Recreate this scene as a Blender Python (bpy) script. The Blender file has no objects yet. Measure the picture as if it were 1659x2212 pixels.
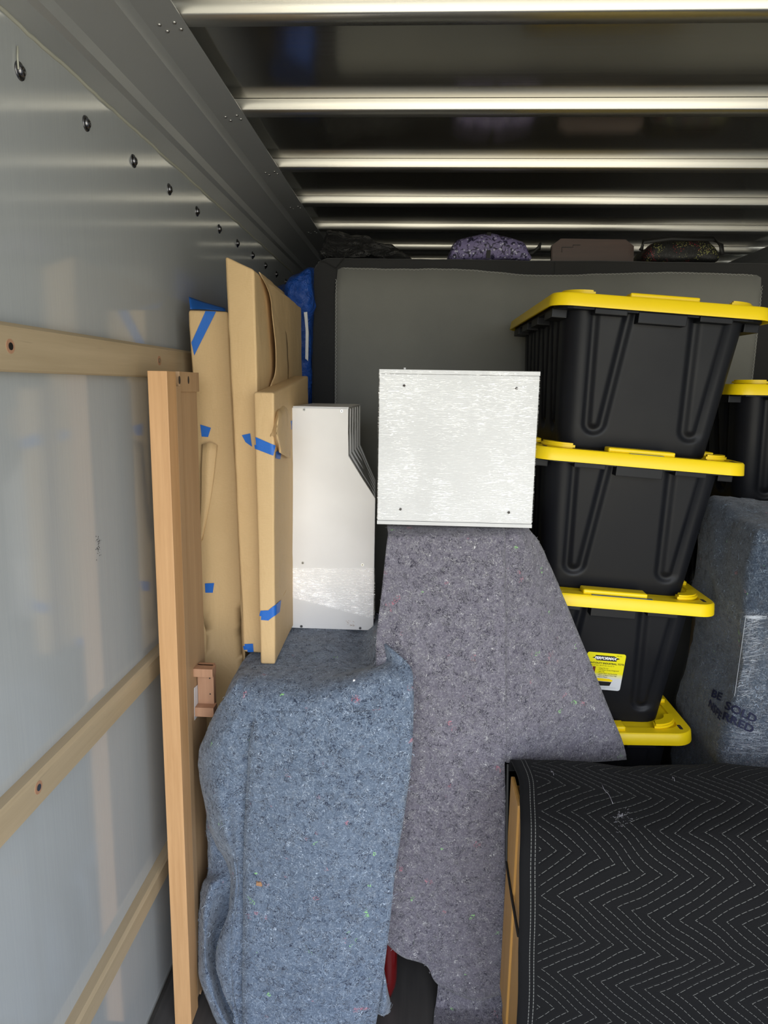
import bpy, bmesh, math, random
from mathutils import Vector, Matrix, noise
from mathutils.bvhtree import BVHTree
random.seed(7)
S = bpy.context.scene
COL = S.collection

# ------------------------------------------------------------------ camera
F = 1500.0; CX, CY = 829.5, 1106.0; CAMH = 1.52
_Y = Vector((907-CX, -(838-CY), -F)).normalized()
_X = Vector((math.cos(.017), -math.sin(.017), 0)); _X = (_X-_Y*_X.dot(_Y)).normalized()
_Z = _X.cross(_Y)
ROT = Matrix((_X, _Y, _Z))
CAM = Vector((0, 0, CAMH))
cd = bpy.data.cameras.new('camera'); co = bpy.data.objects.new('camera', cd); COL.objects.link(co)
cd.sensor_fit = 'HORIZONTAL'; cd.sensor_width = 36.0; cd.lens = 36.0*F/1659.0
cd.clip_start = .02; cd.clip_end = 100
co.matrix_world = Matrix.Translation(CAM) @ ROT.to_4x4()
S.camera = co

# ------------------------------------------------------------------ light: open rear door behind the camera
S.view_settings.view_transform = 'Standard'; S.view_settings.look = 'None'
S.view_settings.gamma = 1.0; S.view_settings.use_curve_mapping = False
S.view_settings.exposure = 1.07
w = bpy.data.worlds.new('daylight'); S.world = w; w.use_nodes = True
nt = w.node_tree; nt.nodes.clear()
tc = nt.nodes.new('ShaderNodeTexCoord'); sp = nt.nodes.new('ShaderNodeSeparateXYZ')
mr = nt.nodes.new('ShaderNodeValToRGB'); bgn = nt.nodes.new('ShaderNodeBackground'); wo = nt.nodes.new('ShaderNodeOutputWorld')
mp = nt.nodes.new('ShaderNodeMapRange'); mp.inputs['From Min'].default_value = -1; mp.inputs['From Max'].default_value = 1
nt.links.new(tc.outputs['Generated'], sp.inputs[0]); nt.links.new(sp.outputs['Z'], mp.inputs['Value'])
nt.links.new(mp.outputs[0], mr.inputs[0]); nt.links.new(mr.outputs[0], bgn.inputs[0]); nt.links.new(bgn.outputs[0], wo.inputs[0])
e = mr.color_ramp.elements
e[0].position = 0.0; e[0].color = (.32, .30, .26, 1)
e[1].position = 1.0; e[1].color = (.62, .76, 1.0, 1)
for p, c in ((.44, (.60, .56, .45, 1)), (.50, (.55, .58, .55, 1)), (.56, (.85, .90, .92, 1)), (.64, (1.0, 1.05, 1.14, 1))):
    k = mr.color_ramp.elements.new(p); k.color = c
bgn.inputs[1].default_value = 2.6
pl = bpy.data.lights.new('rear_opening_portal', 'AREA'); pl.shape = 'RECTANGLE'; pl.size = 2.36; pl.size_y = 2.24
pl.cycles.is_portal = True
po = bpy.data.objects.new('rear_opening_portal', pl); COL.objects.link(po)
po.location = (.569, -.50, 1.11); po.rotation_euler = (math.radians(90), 0, 0)

# ------------------------------------------------------------------ helpers
def ray(u, v):
    return ROT @ Vector((u-CX, -(v-CY), -F))
def P(u, v, y):
    d = ray(u, v); return CAM + d*(y/d.y)
def PZ(u, v, z):
    d = ray(u, v); return CAM + d*((z-CAMH)/d.z)
def PX(u, v, x):
    d = ray(u, v); return CAM + d*(x/d.x)

def fibres(o, count, mat, seed, view=True, r=.0004, ln=(.010, .026), zmin=None, name='loose_fibers'):
    """curly felt fibres lying on the surface of o, too many to count"""
    rnd = random.Random(seed); me = o.data; off = Vector((0, 0, 0)); q = o
    while q: off += q.location; q = q.parent
    fs = []; acc = 0; cum = []
    for p in me.polygons:
        c = p.center+off; n = p.normal
        if (CAM-c).normalized().dot(n) < .12: continue
        if zmin is not None and c.z < zmin: continue
        acc += p.area; cum.append(acc); fs.append((c, n.copy()))
    import bisect
    bm = bmesh.new()
    for _ in range(count):
        c, n = fs[min(bisect.bisect(cum, rnd.random()*acc), len(fs)-1)]
        a = n.orthogonal().normalized(); b = n.cross(a)
        th = rnd.uniform(0, 6.28); k = rnd.gauss(0, 1)*170; L = rnd.uniform(*ln)*rnd.choice((.5, 1, 1)); m = 8; d = L/m
        p = c+a*rnd.uniform(-.004, .004)+b*rnd.uniform(-.004, .004); pts = []
        for i in range(m):
            pts.append(p+n*(.0004+.0006*math.sin(i*1.1))); p = p+(a*math.cos(th)+b*math.sin(th))*d; th += k*d; k += rnd.gauss(0, 70)
        rr_ = r*rnd.uniform(.6, 1.3); prev = None
        for i, w in enumerate(pts):
            dr = (pts[min(i+1, m-1)]-pts[max(i-1, 0)]).normalized(); sd = n.cross(dr).normalized()*rr_*(.4 if i in (0, m-1) else 1)
            cur = (bm.verts.new(w-sd), bm.verts.new(w+sd), bm.verts.new(w+n*rr_*.9))
            if prev:
                bm.faces.new((prev[0], cur[0], cur[2], prev[2])); bm.faces.new((prev[2], cur[2], cur[1], prev[1]))
            prev = cur
    f_ = obj(name, bm, mat, o, True); f_['kind'] = 'stuff'; return f_
class NT:
    def __init__(s, name):
        s.m = bpy.data.materials.new(name); s.m.use_nodes = True
        s.t = s.m.node_tree; s.b = s.t.nodes['Principled BSDF']; s.out = s.t.nodes['Material Output']
        s._tc = None
    def n(s, typ, **kw):
        o = s.t.nodes.new('ShaderNode'+typ)
        for k, v in kw.items(): setattr(o, k, v)
        return o
    def set(s, o, k, v):
        if hasattr(v, 'is_output') : s.t.links.new(v, o.inputs[k])
        else: o.inputs[k].default_value = v
    def co(s, kind='Object', scale=(1, 1, 1), rot=(0, 0, 0), loc=(0, 0, 0)):
        if not s._tc: s._tc = s.n('TexCoord')
        mp = s.n('Mapping'); s.t.links.new(s._tc.outputs[kind], mp.inputs[0])
        mp.inputs['Scale'].default_value = scale; mp.inputs['Rotation'].default_value = rot; mp.inputs['Location'].default_value = loc
        return mp.outputs[0]
    def noise(s, vec, scale=5, detail=2, rough=.5, dist=0):
        o = s.n('TexNoise'); s.set(o, 'Vector', vec); s.set(o, 'Scale', scale); s.set(o, 'Detail', detail)
        s.set(o, 'Roughness', rough); s.set(o, 'Distortion', dist); return o.outputs[0]
    def math(s, op, a, b=0.0, c=0.0):
        o = s.n('Math', operation=op); s.set(o, 0, a); s.set(o, 1, b); s.set(o, 2, c); return o.outputs[0]
    def mrange(s, v, a, b, c=0.0, d=1.0):
        o = s.n('MapRange'); o.clamp = True
        s.set(o, 'Value', v); s.set(o, 'From Min', a); s.set(o, 'From Max', b); s.set(o, 'To Min', c); s.set(o, 'To Max', d); return o.outputs[0]
    def mix(s, f, a, b, mode='MIX'):
        o = s.n('Mix', data_type='RGBA', blend_type=mode)
        s.set(o, 0, f); s.set(o, 6, a if hasattr(a, 'is_output') else (*a, 1)); s.set(o, 7, b if hasattr(b, 'is_output') else (*b, 1)); return o.outputs[2]
    def bump(s, h, strength=.3, dist=.002):
        o = s.n('Bump'); s.set(o, 'Height', h); s.set(o, 'Strength', strength); s.set(o, 'Distance', dist)
        s.t.links.new(o.outputs[0], s.b.inputs['Normal']); return o.outputs[0]
    def p(s, **kw):
        for k, v in kw.items():
            k = {'base': 'Base Color', 'rough': 'Roughness', 'metal': 'Metallic', 'coat': 'Coat Weight', 'coatr': 'Coat Roughness', 'sheen': 'Sheen Weight', 'spec': 'Specular IOR Level'}[k]
            if k == 'Base Color' and not hasattr(v, 'is_output'): v = (*v, 1)
            s.set(s.b, k, v)
        return s.m

def plain(name, col, rough=.5, metal=0, bump=0, bscale=200, coat=0, spec=.5):
    t = NT(name); t.p(base=col, rough=rough, metal=metal, coat=coat, spec=spec)
    v = t.noise(t.co(), 6, 3)
    c2 = tuple(x*.86 for x in col)
    t.p(base=t.mix(v, c2, tuple(min(1, x*1.12) for x in col)))
    if bump: t.bump(t.noise(t.co(), bscale, 2), bump, .001)
    return t.m

def felt(name, base, base2, light, dark):
    t = NT(name); c = t.co()
    big = t.noise(c, 9, 3); fine = t.noise(c, 260, 3, .7); mid = t.noise(c, 55, 3, .6)
    f = t.math('ADD', t.math('MULTIPLY', big, .25), t.math('ADD', t.math('MULTIPLY', mid, .4), t.math('MULTIPLY', fine, .5)))
    col = t.mix(t.mrange(f, .36, .80), base2, base)
    col = t.mix(t.math('MULTIPLY', t.mrange(fine, .5, .8), .5), col, light)
    col = t.mix(t.mrange(t.noise(t.co(loc=(5, 1, 2)), 70, 3, .6), .60, .72, 0, .65), col, dark)
    hs = fine
    def threads(off, sc, gate, wdt, colr, amt, gs=38):
        nonlocal col, hs
        n = t.noise(t.co(loc=off), sc, 1.0, .5, 1.2)
        l = t.mrange(t.math('ABSOLUTE', t.math('SUBTRACT', n, .5)), wdt*.4, wdt, 1, 0)
        g = t.mrange(t.noise(t.co(loc=(off[1]+9, off[0], off[2])), gs, 1), gate, gate+.03)
        k = t.math('MULTIPLY', l, g)
        col = t.mix(t.math('MULTIPLY', k, amt), col, colr)
        hs = t.math('ADD', hs, t.math('MULTIPLY', k, .6))
    threads((0, 0, 0), 85, .53, .018, light, .5)
    threads((3, 7, 1), 120, .55, .022, light, .45, 60)
    threads((1, 2, 8), 95, .54, .030, dark, .9)
    threads((4, 12, 3), 130, .56, .035, dark, .8, 60)
    threads((6, 2, 11), 105, .58, .02, tuple(min(1, x*1.25) for x in light), .9, 55)
    threads((2, 5, 4), 90, .74, .05, (.35, .75, .25), .8, 30)
    threads((9, 5, 2), 90, .72, .05, (.65, .22, .28), .5, 28)
    t.p(base=col, rough=.95, sheen=.25, spec=.15)
    t.bump(hs, .8, .0016)
    return t.m

def wood(name, c1, c2, axis='Z', rough=.5, fine=1.0):
    t = NT(name)
    sc = {'Z': (1, 1, .05), 'Y': (1, .05, 1), 'X': (.05, 1, 1)}[axis]
    g = t.noise(t.co(scale=sc), 120*fine, 4, .6, .4); g2 = t.noise(t.co(scale=sc), 18*fine, 3, .5, 1.2)
    f = t.math('ADD', t.math('MULTIPLY', g, .5), t.math('MULTIPLY', g2, .6))
    col = t.mix(t.mrange(f, .35, .75), c1, c2)
    fl = t.mrange(t.noise(t.co(scale=sc), 300*fine, 2), .66, .74)
    col = t.mix(t.math('MULTIPLY', fl, .35), col, tuple(x*.55 for x in c2))
    t.p(base=col, rough=rough); t.bump(g, .15, .0006); return t.m

def film(name, streak=(1, 14, 60), fill=(.9, .92, .95), white=.10, gloss=.55, bd=.004, base=.35):
    t = NT(name)
    h = t.noise(t.co(scale=streak), 9, 4, .65, 1.6); h2 = t.noise(t.co(scale=tuple(k*.6 for k in streak)), 3, 3, .6, .8)
    hh = t.math('ADD', h, h2)
    bp = t.n('Bump'); t.set(bp, 'Height', hh); t.set(bp, 'Strength', 1.0); t.set(bp, 'Distance', bd)
    gl = t.n('BsdfGlossy'); t.set(gl, 'Color', (1, 1, 1, 1)); t.set(gl, 'Roughness', .10); t.t.links.new(bp.outputs[0], gl.inputs['Normal'])
    tr = t.n('BsdfTransparent'); df = t.n('BsdfDiffuse'); t.set(df, 'Color', (*fill, 1))
    msk = t.mrange(t.noise(t.co(loc=(.3, 0, .2), scale=(1.6, 1, 1)), 7, 2), .38, .62, .25, 1.25)
    st = t.math('MULTIPLY', t.mrange(h, .52, .64), msk)
    cl = t.n('CombineColor'); k = t.math('ADD', t.math('MULTIPLY', st, gloss), base)
    for i in range(3): t.set(cl, i, k)
    t.t.links.new(cl.outputs[0], gl.inputs['Color'])
    m2 = t.n('MixShader'); t.set(m2, 0, t.math('MULTIPLY', t.math('MULTIPLY', t.mrange(h, .54, .66), msk), white)); t.t.links.new(tr.outputs[0], m2.inputs[1]); t.t.links.new(df.outputs[0], m2.inputs[2])  # white diffuse in the streaks stands in for the film's highlights
    ad = t.n('AddShader'); t.t.links.new(m2.outputs[0], ad.inputs[0]); t.t.links.new(gl.outputs[0], ad.inputs[1])
    t.t.links.new(ad.outputs[0], t.out.inputs[0]); t.t.nodes.remove(t.b)
    return t.m

MATS = {}
def clean_bm(): return bmesh.new()

def obj(name, bm, mat, parent=None, smooth=False, label=None, local=False):
    """links bm (built in world space, or local to its root) as one mesh object"""
    me = bpy.data.meshes.new(name)
    if parent and not local:
        base = Vector((0, 0, 0)); q = parent
        while q: base += q.location; q = q.parent
        bmesh.ops.translate(bm, verts=bm.verts, vec=-base)
    bmesh.ops.recalc_face_normals(bm, faces=bm.faces) if not bm.faces.layers.int.get('keep') else None
    bm.to_mesh(me); bm.free()
    for m in (mat if isinstance(mat, (list, tuple)) else [mat]): me.materials.append(m)
    if smooth: me.polygons.foreach_set('use_smooth', [True]*len(me.polygons))
    o = bpy.data.objects.new(name, me); COL.objects.link(o)
    if parent: o.parent = parent
    if label: o['label'] = label
    return o
def autosmooth(o, ang=35):
    me = o.data; me.polygons.foreach_set('use_smooth', [True]*len(me.polygons))
    bm = bmesh.new(); bm.from_mesh(me); lim = math.radians(ang)
    for ed in bm.edges:
        if len(ed.link_faces) == 2 and ed.calc_face_angle(0) > lim: ed.smooth = False
    bm.to_mesh(me); bm.free()
def thing(name, loc, label, cat, group=None, rot=(0, 0, 0)):
    o = bpy.data.objects.new(name, None); COL.objects.link(o); o.location = loc; o.rotation_euler = rot
    o.empty_display_size = .05
    o['label'] = label; o['category'] = cat
    if group: o['group'] = group
    return o
def tag(o, label, cat, group=None):
    o['label'] = label; o['category'] = cat
    if group: o['group'] = group
    return o
def struct(name, bm, m, smooth=False):
    o = obj(name, bm, m, None, smooth); o['kind'] = 'structure'; return o

def bx(bm, x0, x1, y0, y1, z0, z1, bev=0, mi=0, seg=2):
    vs = [bm.verts.new(p) for p in ((x0, y0, z0), (x1, y0, z0), (x1, y1, z0), (x0, y1, z0), (x0, y0, z1), (x1, y0, z1), (x1, y1, z1), (x0, y1, z1))]
    fs = [bm.faces.new([vs[i] for i in f]) for f in ((0, 3, 2, 1), (4, 5, 6, 7), (0, 1, 5, 4), (1, 2, 6, 5), (2, 3, 7, 6), (3, 0, 4, 7))]
    for f in fs: f.material_index = mi
    if bev:
        es = list({e for f in fs for e in f.edges})
        r = bmesh.ops.bevel(bm, geom=es, offset=bev, segments=seg, affect='EDGES', profile=.7)
        for f in r['faces']: f.material_index = mi
def box(x0, x1, y0, y1, z0, z1, bev=0):
    bm = bmesh.new(); bx(bm, x0, x1, y0, y1, z0, z1, bev); return bm
def hexa(bm, c, bev=0, mi=0):
    """c: 8 corner points, bottom 4 then top 4"""
    vs = [bm.verts.new(p) for p in c]
    fs = [bm.faces.new([vs[i] for i in f]) for f in ((0, 3, 2, 1), (4, 5, 6, 7), (0, 1, 5, 4), (1, 2, 6, 5), (2, 3, 7, 6), (3, 0, 4, 7))]
    for f in fs: f.material_index = mi
    if bev:
        es = list({e for f in fs for e in f.edges})
        bmesh.ops.bevel(bm, geom=es, offset=bev, segments=2, affect='EDGES', profile=.7)
def cyl(bm, c, n, r, h, seg=16, r2=None, dome=0):
    n = Vector(n).normalized(); c = Vector(c)
    a = n.orthogonal().normalized(); b = n.cross(a)
    prof = [(r, 0), (r2 if r2 is not None else r, h)]
    if dome:
        R = prof[-1][0]
        prof += [(R*math.cos(t), h+dome*math.sin(t)) for t in (.4, .8, 1.2)]
    rings = []
    for rr, hh in prof:
        rings.append([bm.verts.new(c+n*hh+(a*math.cos(k*2*math.pi/seg)+b*math.sin(k*2*math.pi/seg))*rr) for k in range(seg)])
    for i in range(len(rings)-1):
        for k in range(seg):
            bm.faces.new((rings[i][k], rings[i][(k+1) % seg], rings[i+1][(k+1) % seg], rings[i+1][k]))
    bm.faces.new(rings[-1]); bm.faces.new(rings[0][::-1])
def tube(bm, pts, r, seg=6):
    pts = [Vector(p) for p in pts]; rings = []
    for i, p in enumerate(pts):
        d = (pts[min(i+1, len(pts)-1)]-pts[max(i-1, 0)]).normalized()
        a = d.orthogonal().normalized(); b = d.cross(a)
        rr = r[i] if isinstance(r, (list, tuple)) else r
        rings.append([bm.verts.new(p+(a*math.cos(k*2*math.pi/seg)+b*math.sin(k*2*math.pi/seg))*rr) for k in range(seg)])
    for i in range(len(rings)-1):
        for k in range(seg):
            bm.faces.new((rings[i][k], rings[i][(k+1) % seg], rings[i+1][(k+1) % seg], rings[i+1][k]))
    bm.faces.new(rings[-1]); bm.faces.new(rings[0][::-1])
def prism(bm, poly, axis, a, b, mi=0, bev=0):
    """poly: 2-D outline; axis 'y': (x,z) outline extruded in y; 'x': (y,z); 'z': (x,y)"""
    f = {'y': lambda p, t: (p[0], t, p[1]), 'x': lambda p, t: (t, p[0], p[1]), 'z': lambda p, t: (p[0], p[1], t)}[axis]
    A = [bm.verts.new(f(p, a)) for p in poly]; B = [bm.verts.new(f(p, b)) for p in poly]
    n = len(poly); fs = [bm.faces.new(A), bm.faces.new(B[::-1])]
    for i in range(n): fs.append(bm.faces.new((A[i], A[(i+1) % n], B[(i+1) % n], B[i])))
    for q in fs: q.material_index = mi
    if bev: bmesh.ops.bevel(bm, geom=list({e for q in fs[:2] for e in q.edges}), offset=bev, segments=2, affect='EDGES')

def cr(p, t):
    """Catmull-Rom through list p at t in [0,len-1]"""
    n = len(p); i = min(int(t), n-2); f = t-i
    a = p[i-1] if i > 0 else p[0]*2-p[1]; b = p[i]; c = p[i+1]; d = p[i+2] if i+2 < n else p[-1]*2-p[-2]
    return ((b*2)+(c-a)*f+(a*2-b*5+c*4-d)*f*f+(b*3-a-c*3+d)*f**3)*.5
def sheet(bm, rows, nu=8, nv=8, amp=.004, sc=9, uvoff=(0, 0), thick=.004, skip=None):
    rows = [[Vector(p) for p in r] for r in rows]
    R = (len(rows)-1)*nv; Cn = (len(rows[0])-1)*nu
    fine = [[cr(r, j/nu) for j in range(Cn+1)] for r in rows]
    g = [[cr([fr[j] for fr in fine], i/nv) for j in range(Cn+1)] for i in range(R+1)]
    def nrm(i, j):
        a = g[min(i+1, R)][j]-g[max(i-1, 0)][j]; b = g[i][min(j+1, Cn)]-g[i][max(j-1, 0)]
        n = b.cross(a)
        return n.normalized() if n.length > 1e-9 else Vector((0, -1, 0))
    N = [[nrm(i, j) for j in range(Cn+1)] for i in range(R+1)]
    # outward = towards viewer/up
    s = sum(n.y*-1+n.z for r in N for n in r)
    sg = 1 if s > 0 else -1
    uvl = bm.loops.layers.uv.verify()
    front = []; back = []; UV = {}
    for i in range(R+1):
        fr = []; bk = []; acc = 0
        for j in range(Cn+1):
            n = N[i][j]*sg; p = g[i][j]
            d = amp*(noise.noise(p*sc)+.5*noise.noise(p*sc*2.7)+.2*noise.noise(p*sc*7))
            q = p+n*d
            fr.append(bm.verts.new(q)); bk.append(bm.verts.new(q-n*thick))
        front.append(fr); back.append(bk)
    # uv by arc length
    us = [[0.0]*(Cn+1) for _ in range(R+1)]; vs = [[0.0]*(Cn+1) for _ in range(R+1)]
    for i in range(R+1):
        for j in range(1, Cn+1): us[i][j] = us[i][j-1]+(g[i][j]-g[i][j-1]).length
    for j in range(Cn+1):
        for i in range(1, R+1): vs[i][j] = vs[i-1][j]+(g[i][j]-g[i-1][j]).length
    def face(q, idx):
        f = bm.faces.new(q)
        for l, (i, j) in zip(f.loops, idx): l[uvl].uv = (us[i][j]+uvoff[0], vs[i][j]+uvoff[1])
        f.smooth = True
    kept = {(i, j) for i in range(R) for j in range(Cn) if not (skip and skip(i/nv, j/nu))}
    for (i, j) in kept:
        idx = ((i, j), (i, j+1), (i+1, j+1), (i+1, j))
        face([front[a][b] for a, b in idx], idx); idr = idx[::-1]
        face([back[a][b] for a, b in idr], idr)
        for nb, a, b in (((i-1, j), (i, j), (i, j+1)), ((i+1, j), (i+1, j+1), (i+1, j)), ((i, j-1), (i+1, j), (i, j)), ((i, j+1), (i, j+1), (i+1, j+1))):
            if nb not in kept: face([front[a[0]][a[1]], front[b[0]][b[1]], back[b[0]][b[1]], back[a[0]][a[1]]], (a, b, b, a))
    return g

def soft(bm, c8, r=.01, step=.04, amp=.003, sc=6, fn=None, inflate=0, extra=None):
    """rounded box mapped into the hexahedron c8 (bottom 4 ccw from front-left, then top 4); cloth/paper-like noise"""
    c8 = [Vector(p) for p in c8]
    L = ((c8[1]-c8[0]).length, (c8[3]-c8[0]).length, (c8[4]-c8[0]).length)
    def ticks(l):
        t = [0, r*.3, r*.7, r]
        n = max(2, int((l-2*r)/step)); t += [r+(l-2*r)*k/n for k in range(1, n)]
        t += [l-r, l-r*.7, l-r*.3, l]; return [q/l for q in t]
    T = [ticks(l) for l in L]; cache = {}
    def pos(a, b, c):
        p = [a*L[0], b*L[1], c*L[2]]; q = [min(max(p[i], r), L[i]-r) for i in range(3)]
        d = Vector([p[i]-q[i] for i in range(3)]); dl = d.length
        nl = d/dl if dl > 1e-9 else Vector((0, 0, 0))
        if dl > 1e-9: q = [q[i]+nl[i]*r for i in range(3)]
        a, b, c = (q[i]/L[i] for i in range(3))
        x = (c8[0]*(1-a)*(1-b)+c8[1]*a*(1-b)+c8[2]*a*b+c8[3]*(1-a)*b)*(1-c)+(c8[4]*(1-a)*(1-b)+c8[5]*a*(1-b)+c8[6]*a*b+c8[7]*(1-a)*b)*c
        ax = ((c8[1]-c8[0]).normalized(), (c8[3]-c8[0]).normalized(), (c8[4]-c8[0]).normalized())
        nw = ax[0]*nl[0]+ax[1]*nl[1]+ax[2]*nl[2]
        dd = amp*(noise.noise(x*sc)+.5*noise.noise(x*sc*2.3+Vector((3, 1, 2)))+.3*noise.noise(x*sc*6))
        if inflate:
            dd += inflate*(math.sin(math.pi*min(max(a, 0), 1))+math.sin(math.pi*min(max(c, 0), 1)))*.5
        if extra: dd += extra(a, b, c, x, nl)
        return x+nw*dd
    def V(i, j, k):
        key = (i, j, k)
        if key not in cache: cache[key] = bm.verts.new(pos(T[0][i], T[1][j], T[2][k]))
        return cache[key]
    n0, n1, n2 = (len(t)-1 for t in T)
    for i in range(n0):
        for j in range(n1):
            for k in (0, n2): bm.faces.new((V(i, j, k), V(i+1, j, k), V(i+1, j+1, k), V(i, j+1, k)))
    for i in range(n0):
        for k in range(n2):
            for j in (0, n1): bm.faces.new((V(i, j, k), V(i+1, j, k), V(i+1, j, k+1), V(i, j, k+1)))
    for j in range(n1):
        for k in range(n2):
            for i in (0, n0): bm.faces.new((V(i, j, k), V(i, j+1, k), V(i, j+1, k+1), V(i, j, k+1)))
    bmesh.ops.recalc_face_normals(bm, faces=bm.faces)
    return bm
def box8(x0, x1, y0, y1, z0, z1):
    return [(x0, y0, z0), (x1, y0, z0), (x1, y1, z0), (x0, y1, z0), (x0, y0, z1), (x1, y0, z1), (x1, y1, z1), (x0, y1, z1)]

def decal(bvh, verts2, faces, off=.0012, thick=.0006):
    """pixel-space outline laid onto a surface: each point is put on the surface it hits"""
    bm = bmesh.new(); vs = []
    for (u, v) in verts2:
        d = ray(u, v).normalized(); h = bvh.ray_cast(CAM, d)
        if h[0] is None: vs.append(None); continue
        n = h[1] if h[1].dot(d) < 0 else -h[1]
        vs.append((bm.verts.new(h[0]+n*off), bm.verts.new(h[0]+n*(off-thick))))
    for f in faces:
        q = [vs[i] for i in f]
        if all(q):
            try: bm.faces.new([a for a, b in q])
            except ValueError: pass
    return bm
def quad_grid(c4, n=8, m=8):
    c4 = [Vector(p) for p in c4]; vs = []; fs = []
    for i in range(n+1):
        for j in range(m+1):
            s, t = i/n, j/m
            p = (c4[0]*(1-s)+c4[1]*s)*(1-t)+(c4[3]*(1-s)+c4[2]*s)*t; vs.append((p.x, p.y))
    for i in range(n):
        for j in range(m):
            a = i*(m+1)+j; fs.append((a, a+m+1, a+m+2, a+1))
    return vs, fs
def text_mesh(s, size=1.0, bold=0.0, align='LEFT', shear=0, space=1.0):
    cu = bpy.data.curves.new('t', 'FONT'); cu.body = s; cu.size = size; cu.offset = bold; cu.align_x = align; cu.shear = shear
    cu.space_character = space; cu.resolution_u = 3
    o = bpy.data.objects.new('t', cu); COL.objects.link(o)
    dg = bpy.context.evaluated_depsgraph_get(); dg.update()
    me = bpy.data.meshes.new_from_object(o.evaluated_get(dg))
    vs = [tuple(v.co) for v in me.vertices]; fs = [tuple(p.vertices) for p in me.polygons]
    bpy.data.objects.remove(o); bpy.data.curves.remove(cu); bpy.data.meshes.remove(me)
    return vs, fs

# ------------------------------------------------------------------ materials
def frp():
    t = NT('fiberglass_panel')
    v = t.noise(t.co(scale=(1, 30, .6)), 8, 3); v2 = t.noise(t.co(), 1.5, 2)
    weave = t.noise(t.co(scale=(1, 1, .25)), 420, 2); 
    t.p(base=t.mix(t.math('ADD', t.math('MULTIPLY', v, .5), t.math('MULTIPLY', v2, .4)), (.37, .395, .415), (.475, .49, .49)), rough=t.mrange(v, .3, .7, .07, .13), spec=.75)
    t.bump(t.noise(t.co(scale=(1, 1, .08)), 260, 2), .05, .0006); return t.m
def alu(name, col, r0, r1, bs=.02, met=1.0):
    t = NT(name)
    v = t.noise(t.co(scale=(.05, 3, 3)), 40, 3); g = t.noise(t.co(), 2.2, 2); grain = t.noise(t.co(), 900, 1)
    t.p(base=t.mix(g, tuple(c*.85 for c in col), col), metal=met, rough=t.mrange(t.math('ADD', t.math('MULTIPLY', v, .5), t.math('MULTIPLY', g, .5)), .3, .7, r0, r1))
    t.bump(grain, bs, .0005); return t.m
M = dict(
    frp=frp(),
    alu=alu('aluminium_beam', (.64, .63, .59), .24, .36, .05, .92),
    roof=alu('aluminium_roof', (.55, .53, .48), .09, .17, .02, .94),
    cove=alu('galvanised_cove', (.46, .475, .485), .36, .46, .25, .45),
    dark=plain('dark_bulkhead', (.03, .03, .033), .5),
    rivet=plain('rivet_steel', (.55, .55, .55), .3, 1),
    bolt=plain('dark_bolt_steel', (.20, .20, .22), .22, 1),
    caulk=plain('caulk', (.42, .42, .36), .7),
    kick=plain('kick_plate_metal', (.6, .6, .58), .3, 1),
    rail=wood('maple_rail', (.37, .285, .175), (.49, .385, .25), 'Y', .5, .5),
    oakf=wood('oak_bar', (.50, .275, .12), (.66, .39, .19), 'Z', .5),
    oaks=wood('oak_panel', (.36, .225, .12), (.47, .31, .175), 'Z', .5, .6),
    pine=wood('pine_block', (.36, .19, .11), (.48, .27, .165), 'Z', .6),
    honey=wood('honey_wood', (.52, .26, .06), (.66, .36, .10), 'Z', .45, .5),
    redwood=plain('red_lacquer', (.13, .006, .007), .16, 0, 0, 200, .6),
    hole=plain('dark_hole', (.03, .022, .018), .8),
    kraft=None,
    tape=plain('blue_masking_tape', (.012, .13, .52), .5, 0, .3, 400),
    blue=None,
    white=plain('white_melamine', (.90, .885, .885), .28, 0, 0, 200, 0, .4),
    whitebox=plain('white_cabinet_panel', (.56, .56, .562), .35),
    shade_print_grey=plain('recess_shade_print_grey', (.46, .48, .50), .4),  # grey puts recess shade into the white organizer; fine print reuses it
    border=None,
    plastic=None, yellow=None,
    paper=plain('white_paper', (.75, .75, .77), .6),
    bark=plain('brown_fleck', (.35, .19, .10), .9),
    strap=plain('black_strap', (.012, .012, .012), .6),
    fl_b=plain('fiber_pale_blue', (.36, .44, .55), .8), fl_d=plain('fiber_navy', (.02, .03, .065), .9), fl_w=plain('fiber_slate', (.25, .32, .42), .8), fl_g=plain('fiber_pale_grey', (.38, .37, .41), .8), fl_k=plain('fiber_charcoal', (.04, .037, .06), .9),
    thread=plain('light_thread', (.5, .5, .48), .8),
)
t = NT('kraft_paper'); c = t.co()
cr1 = t.noise(t.co(scale=(1, 1, .5)), 14, 5, .6, 1.0); fb = t.noise(t.co(scale=(1, 1, 12)), 110, 3)
t.p(base=t.mix(t.math('ADD', t.math('MULTIPLY', fb, .5), t.math('MULTIPLY', cr1, .4)), (.54, .365, .18), (.70, .50, .27)), rough=.62, spec=.3)
t.bump(t.math('ADD', cr1, t.math('MULTIPLY', fb, .06)), .45, .006); M['kraft'] = t.m
t = NT('blue_tarp'); cr1 = t.noise(t.co(), 22, 5, .6, 1.5)
t.p(base=t.mix(cr1, (.005, .04, .22), (.012, .10, .50)), rough=.32); t.bump(cr1, .9, .02); M['blue'] = t.m
t = NT('black_plastic'); g = t.noise(t.co(), 900, 2); v = t.noise(t.co(), 7, 3)
t.p(base=t.mix(v, (.006, .0065, .009), (.009, .0095, .012)), rough=t.mrange(v, .3, .7, .38, .48), spec=.20); t.bump(g, .12, .0006); M['plastic'] = t.m
t = NT('yellow_plastic'); g = t.noise(t.co(), 900, 2); v = t.noise(t.co(), 6, 3)
t.p(base=t.mix(v, (.86, .60, .004), (.92, .67, .006)), rough=.38, spec=.4); t.bump(g, .1, .0005); M['yellow'] = t.m
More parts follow.
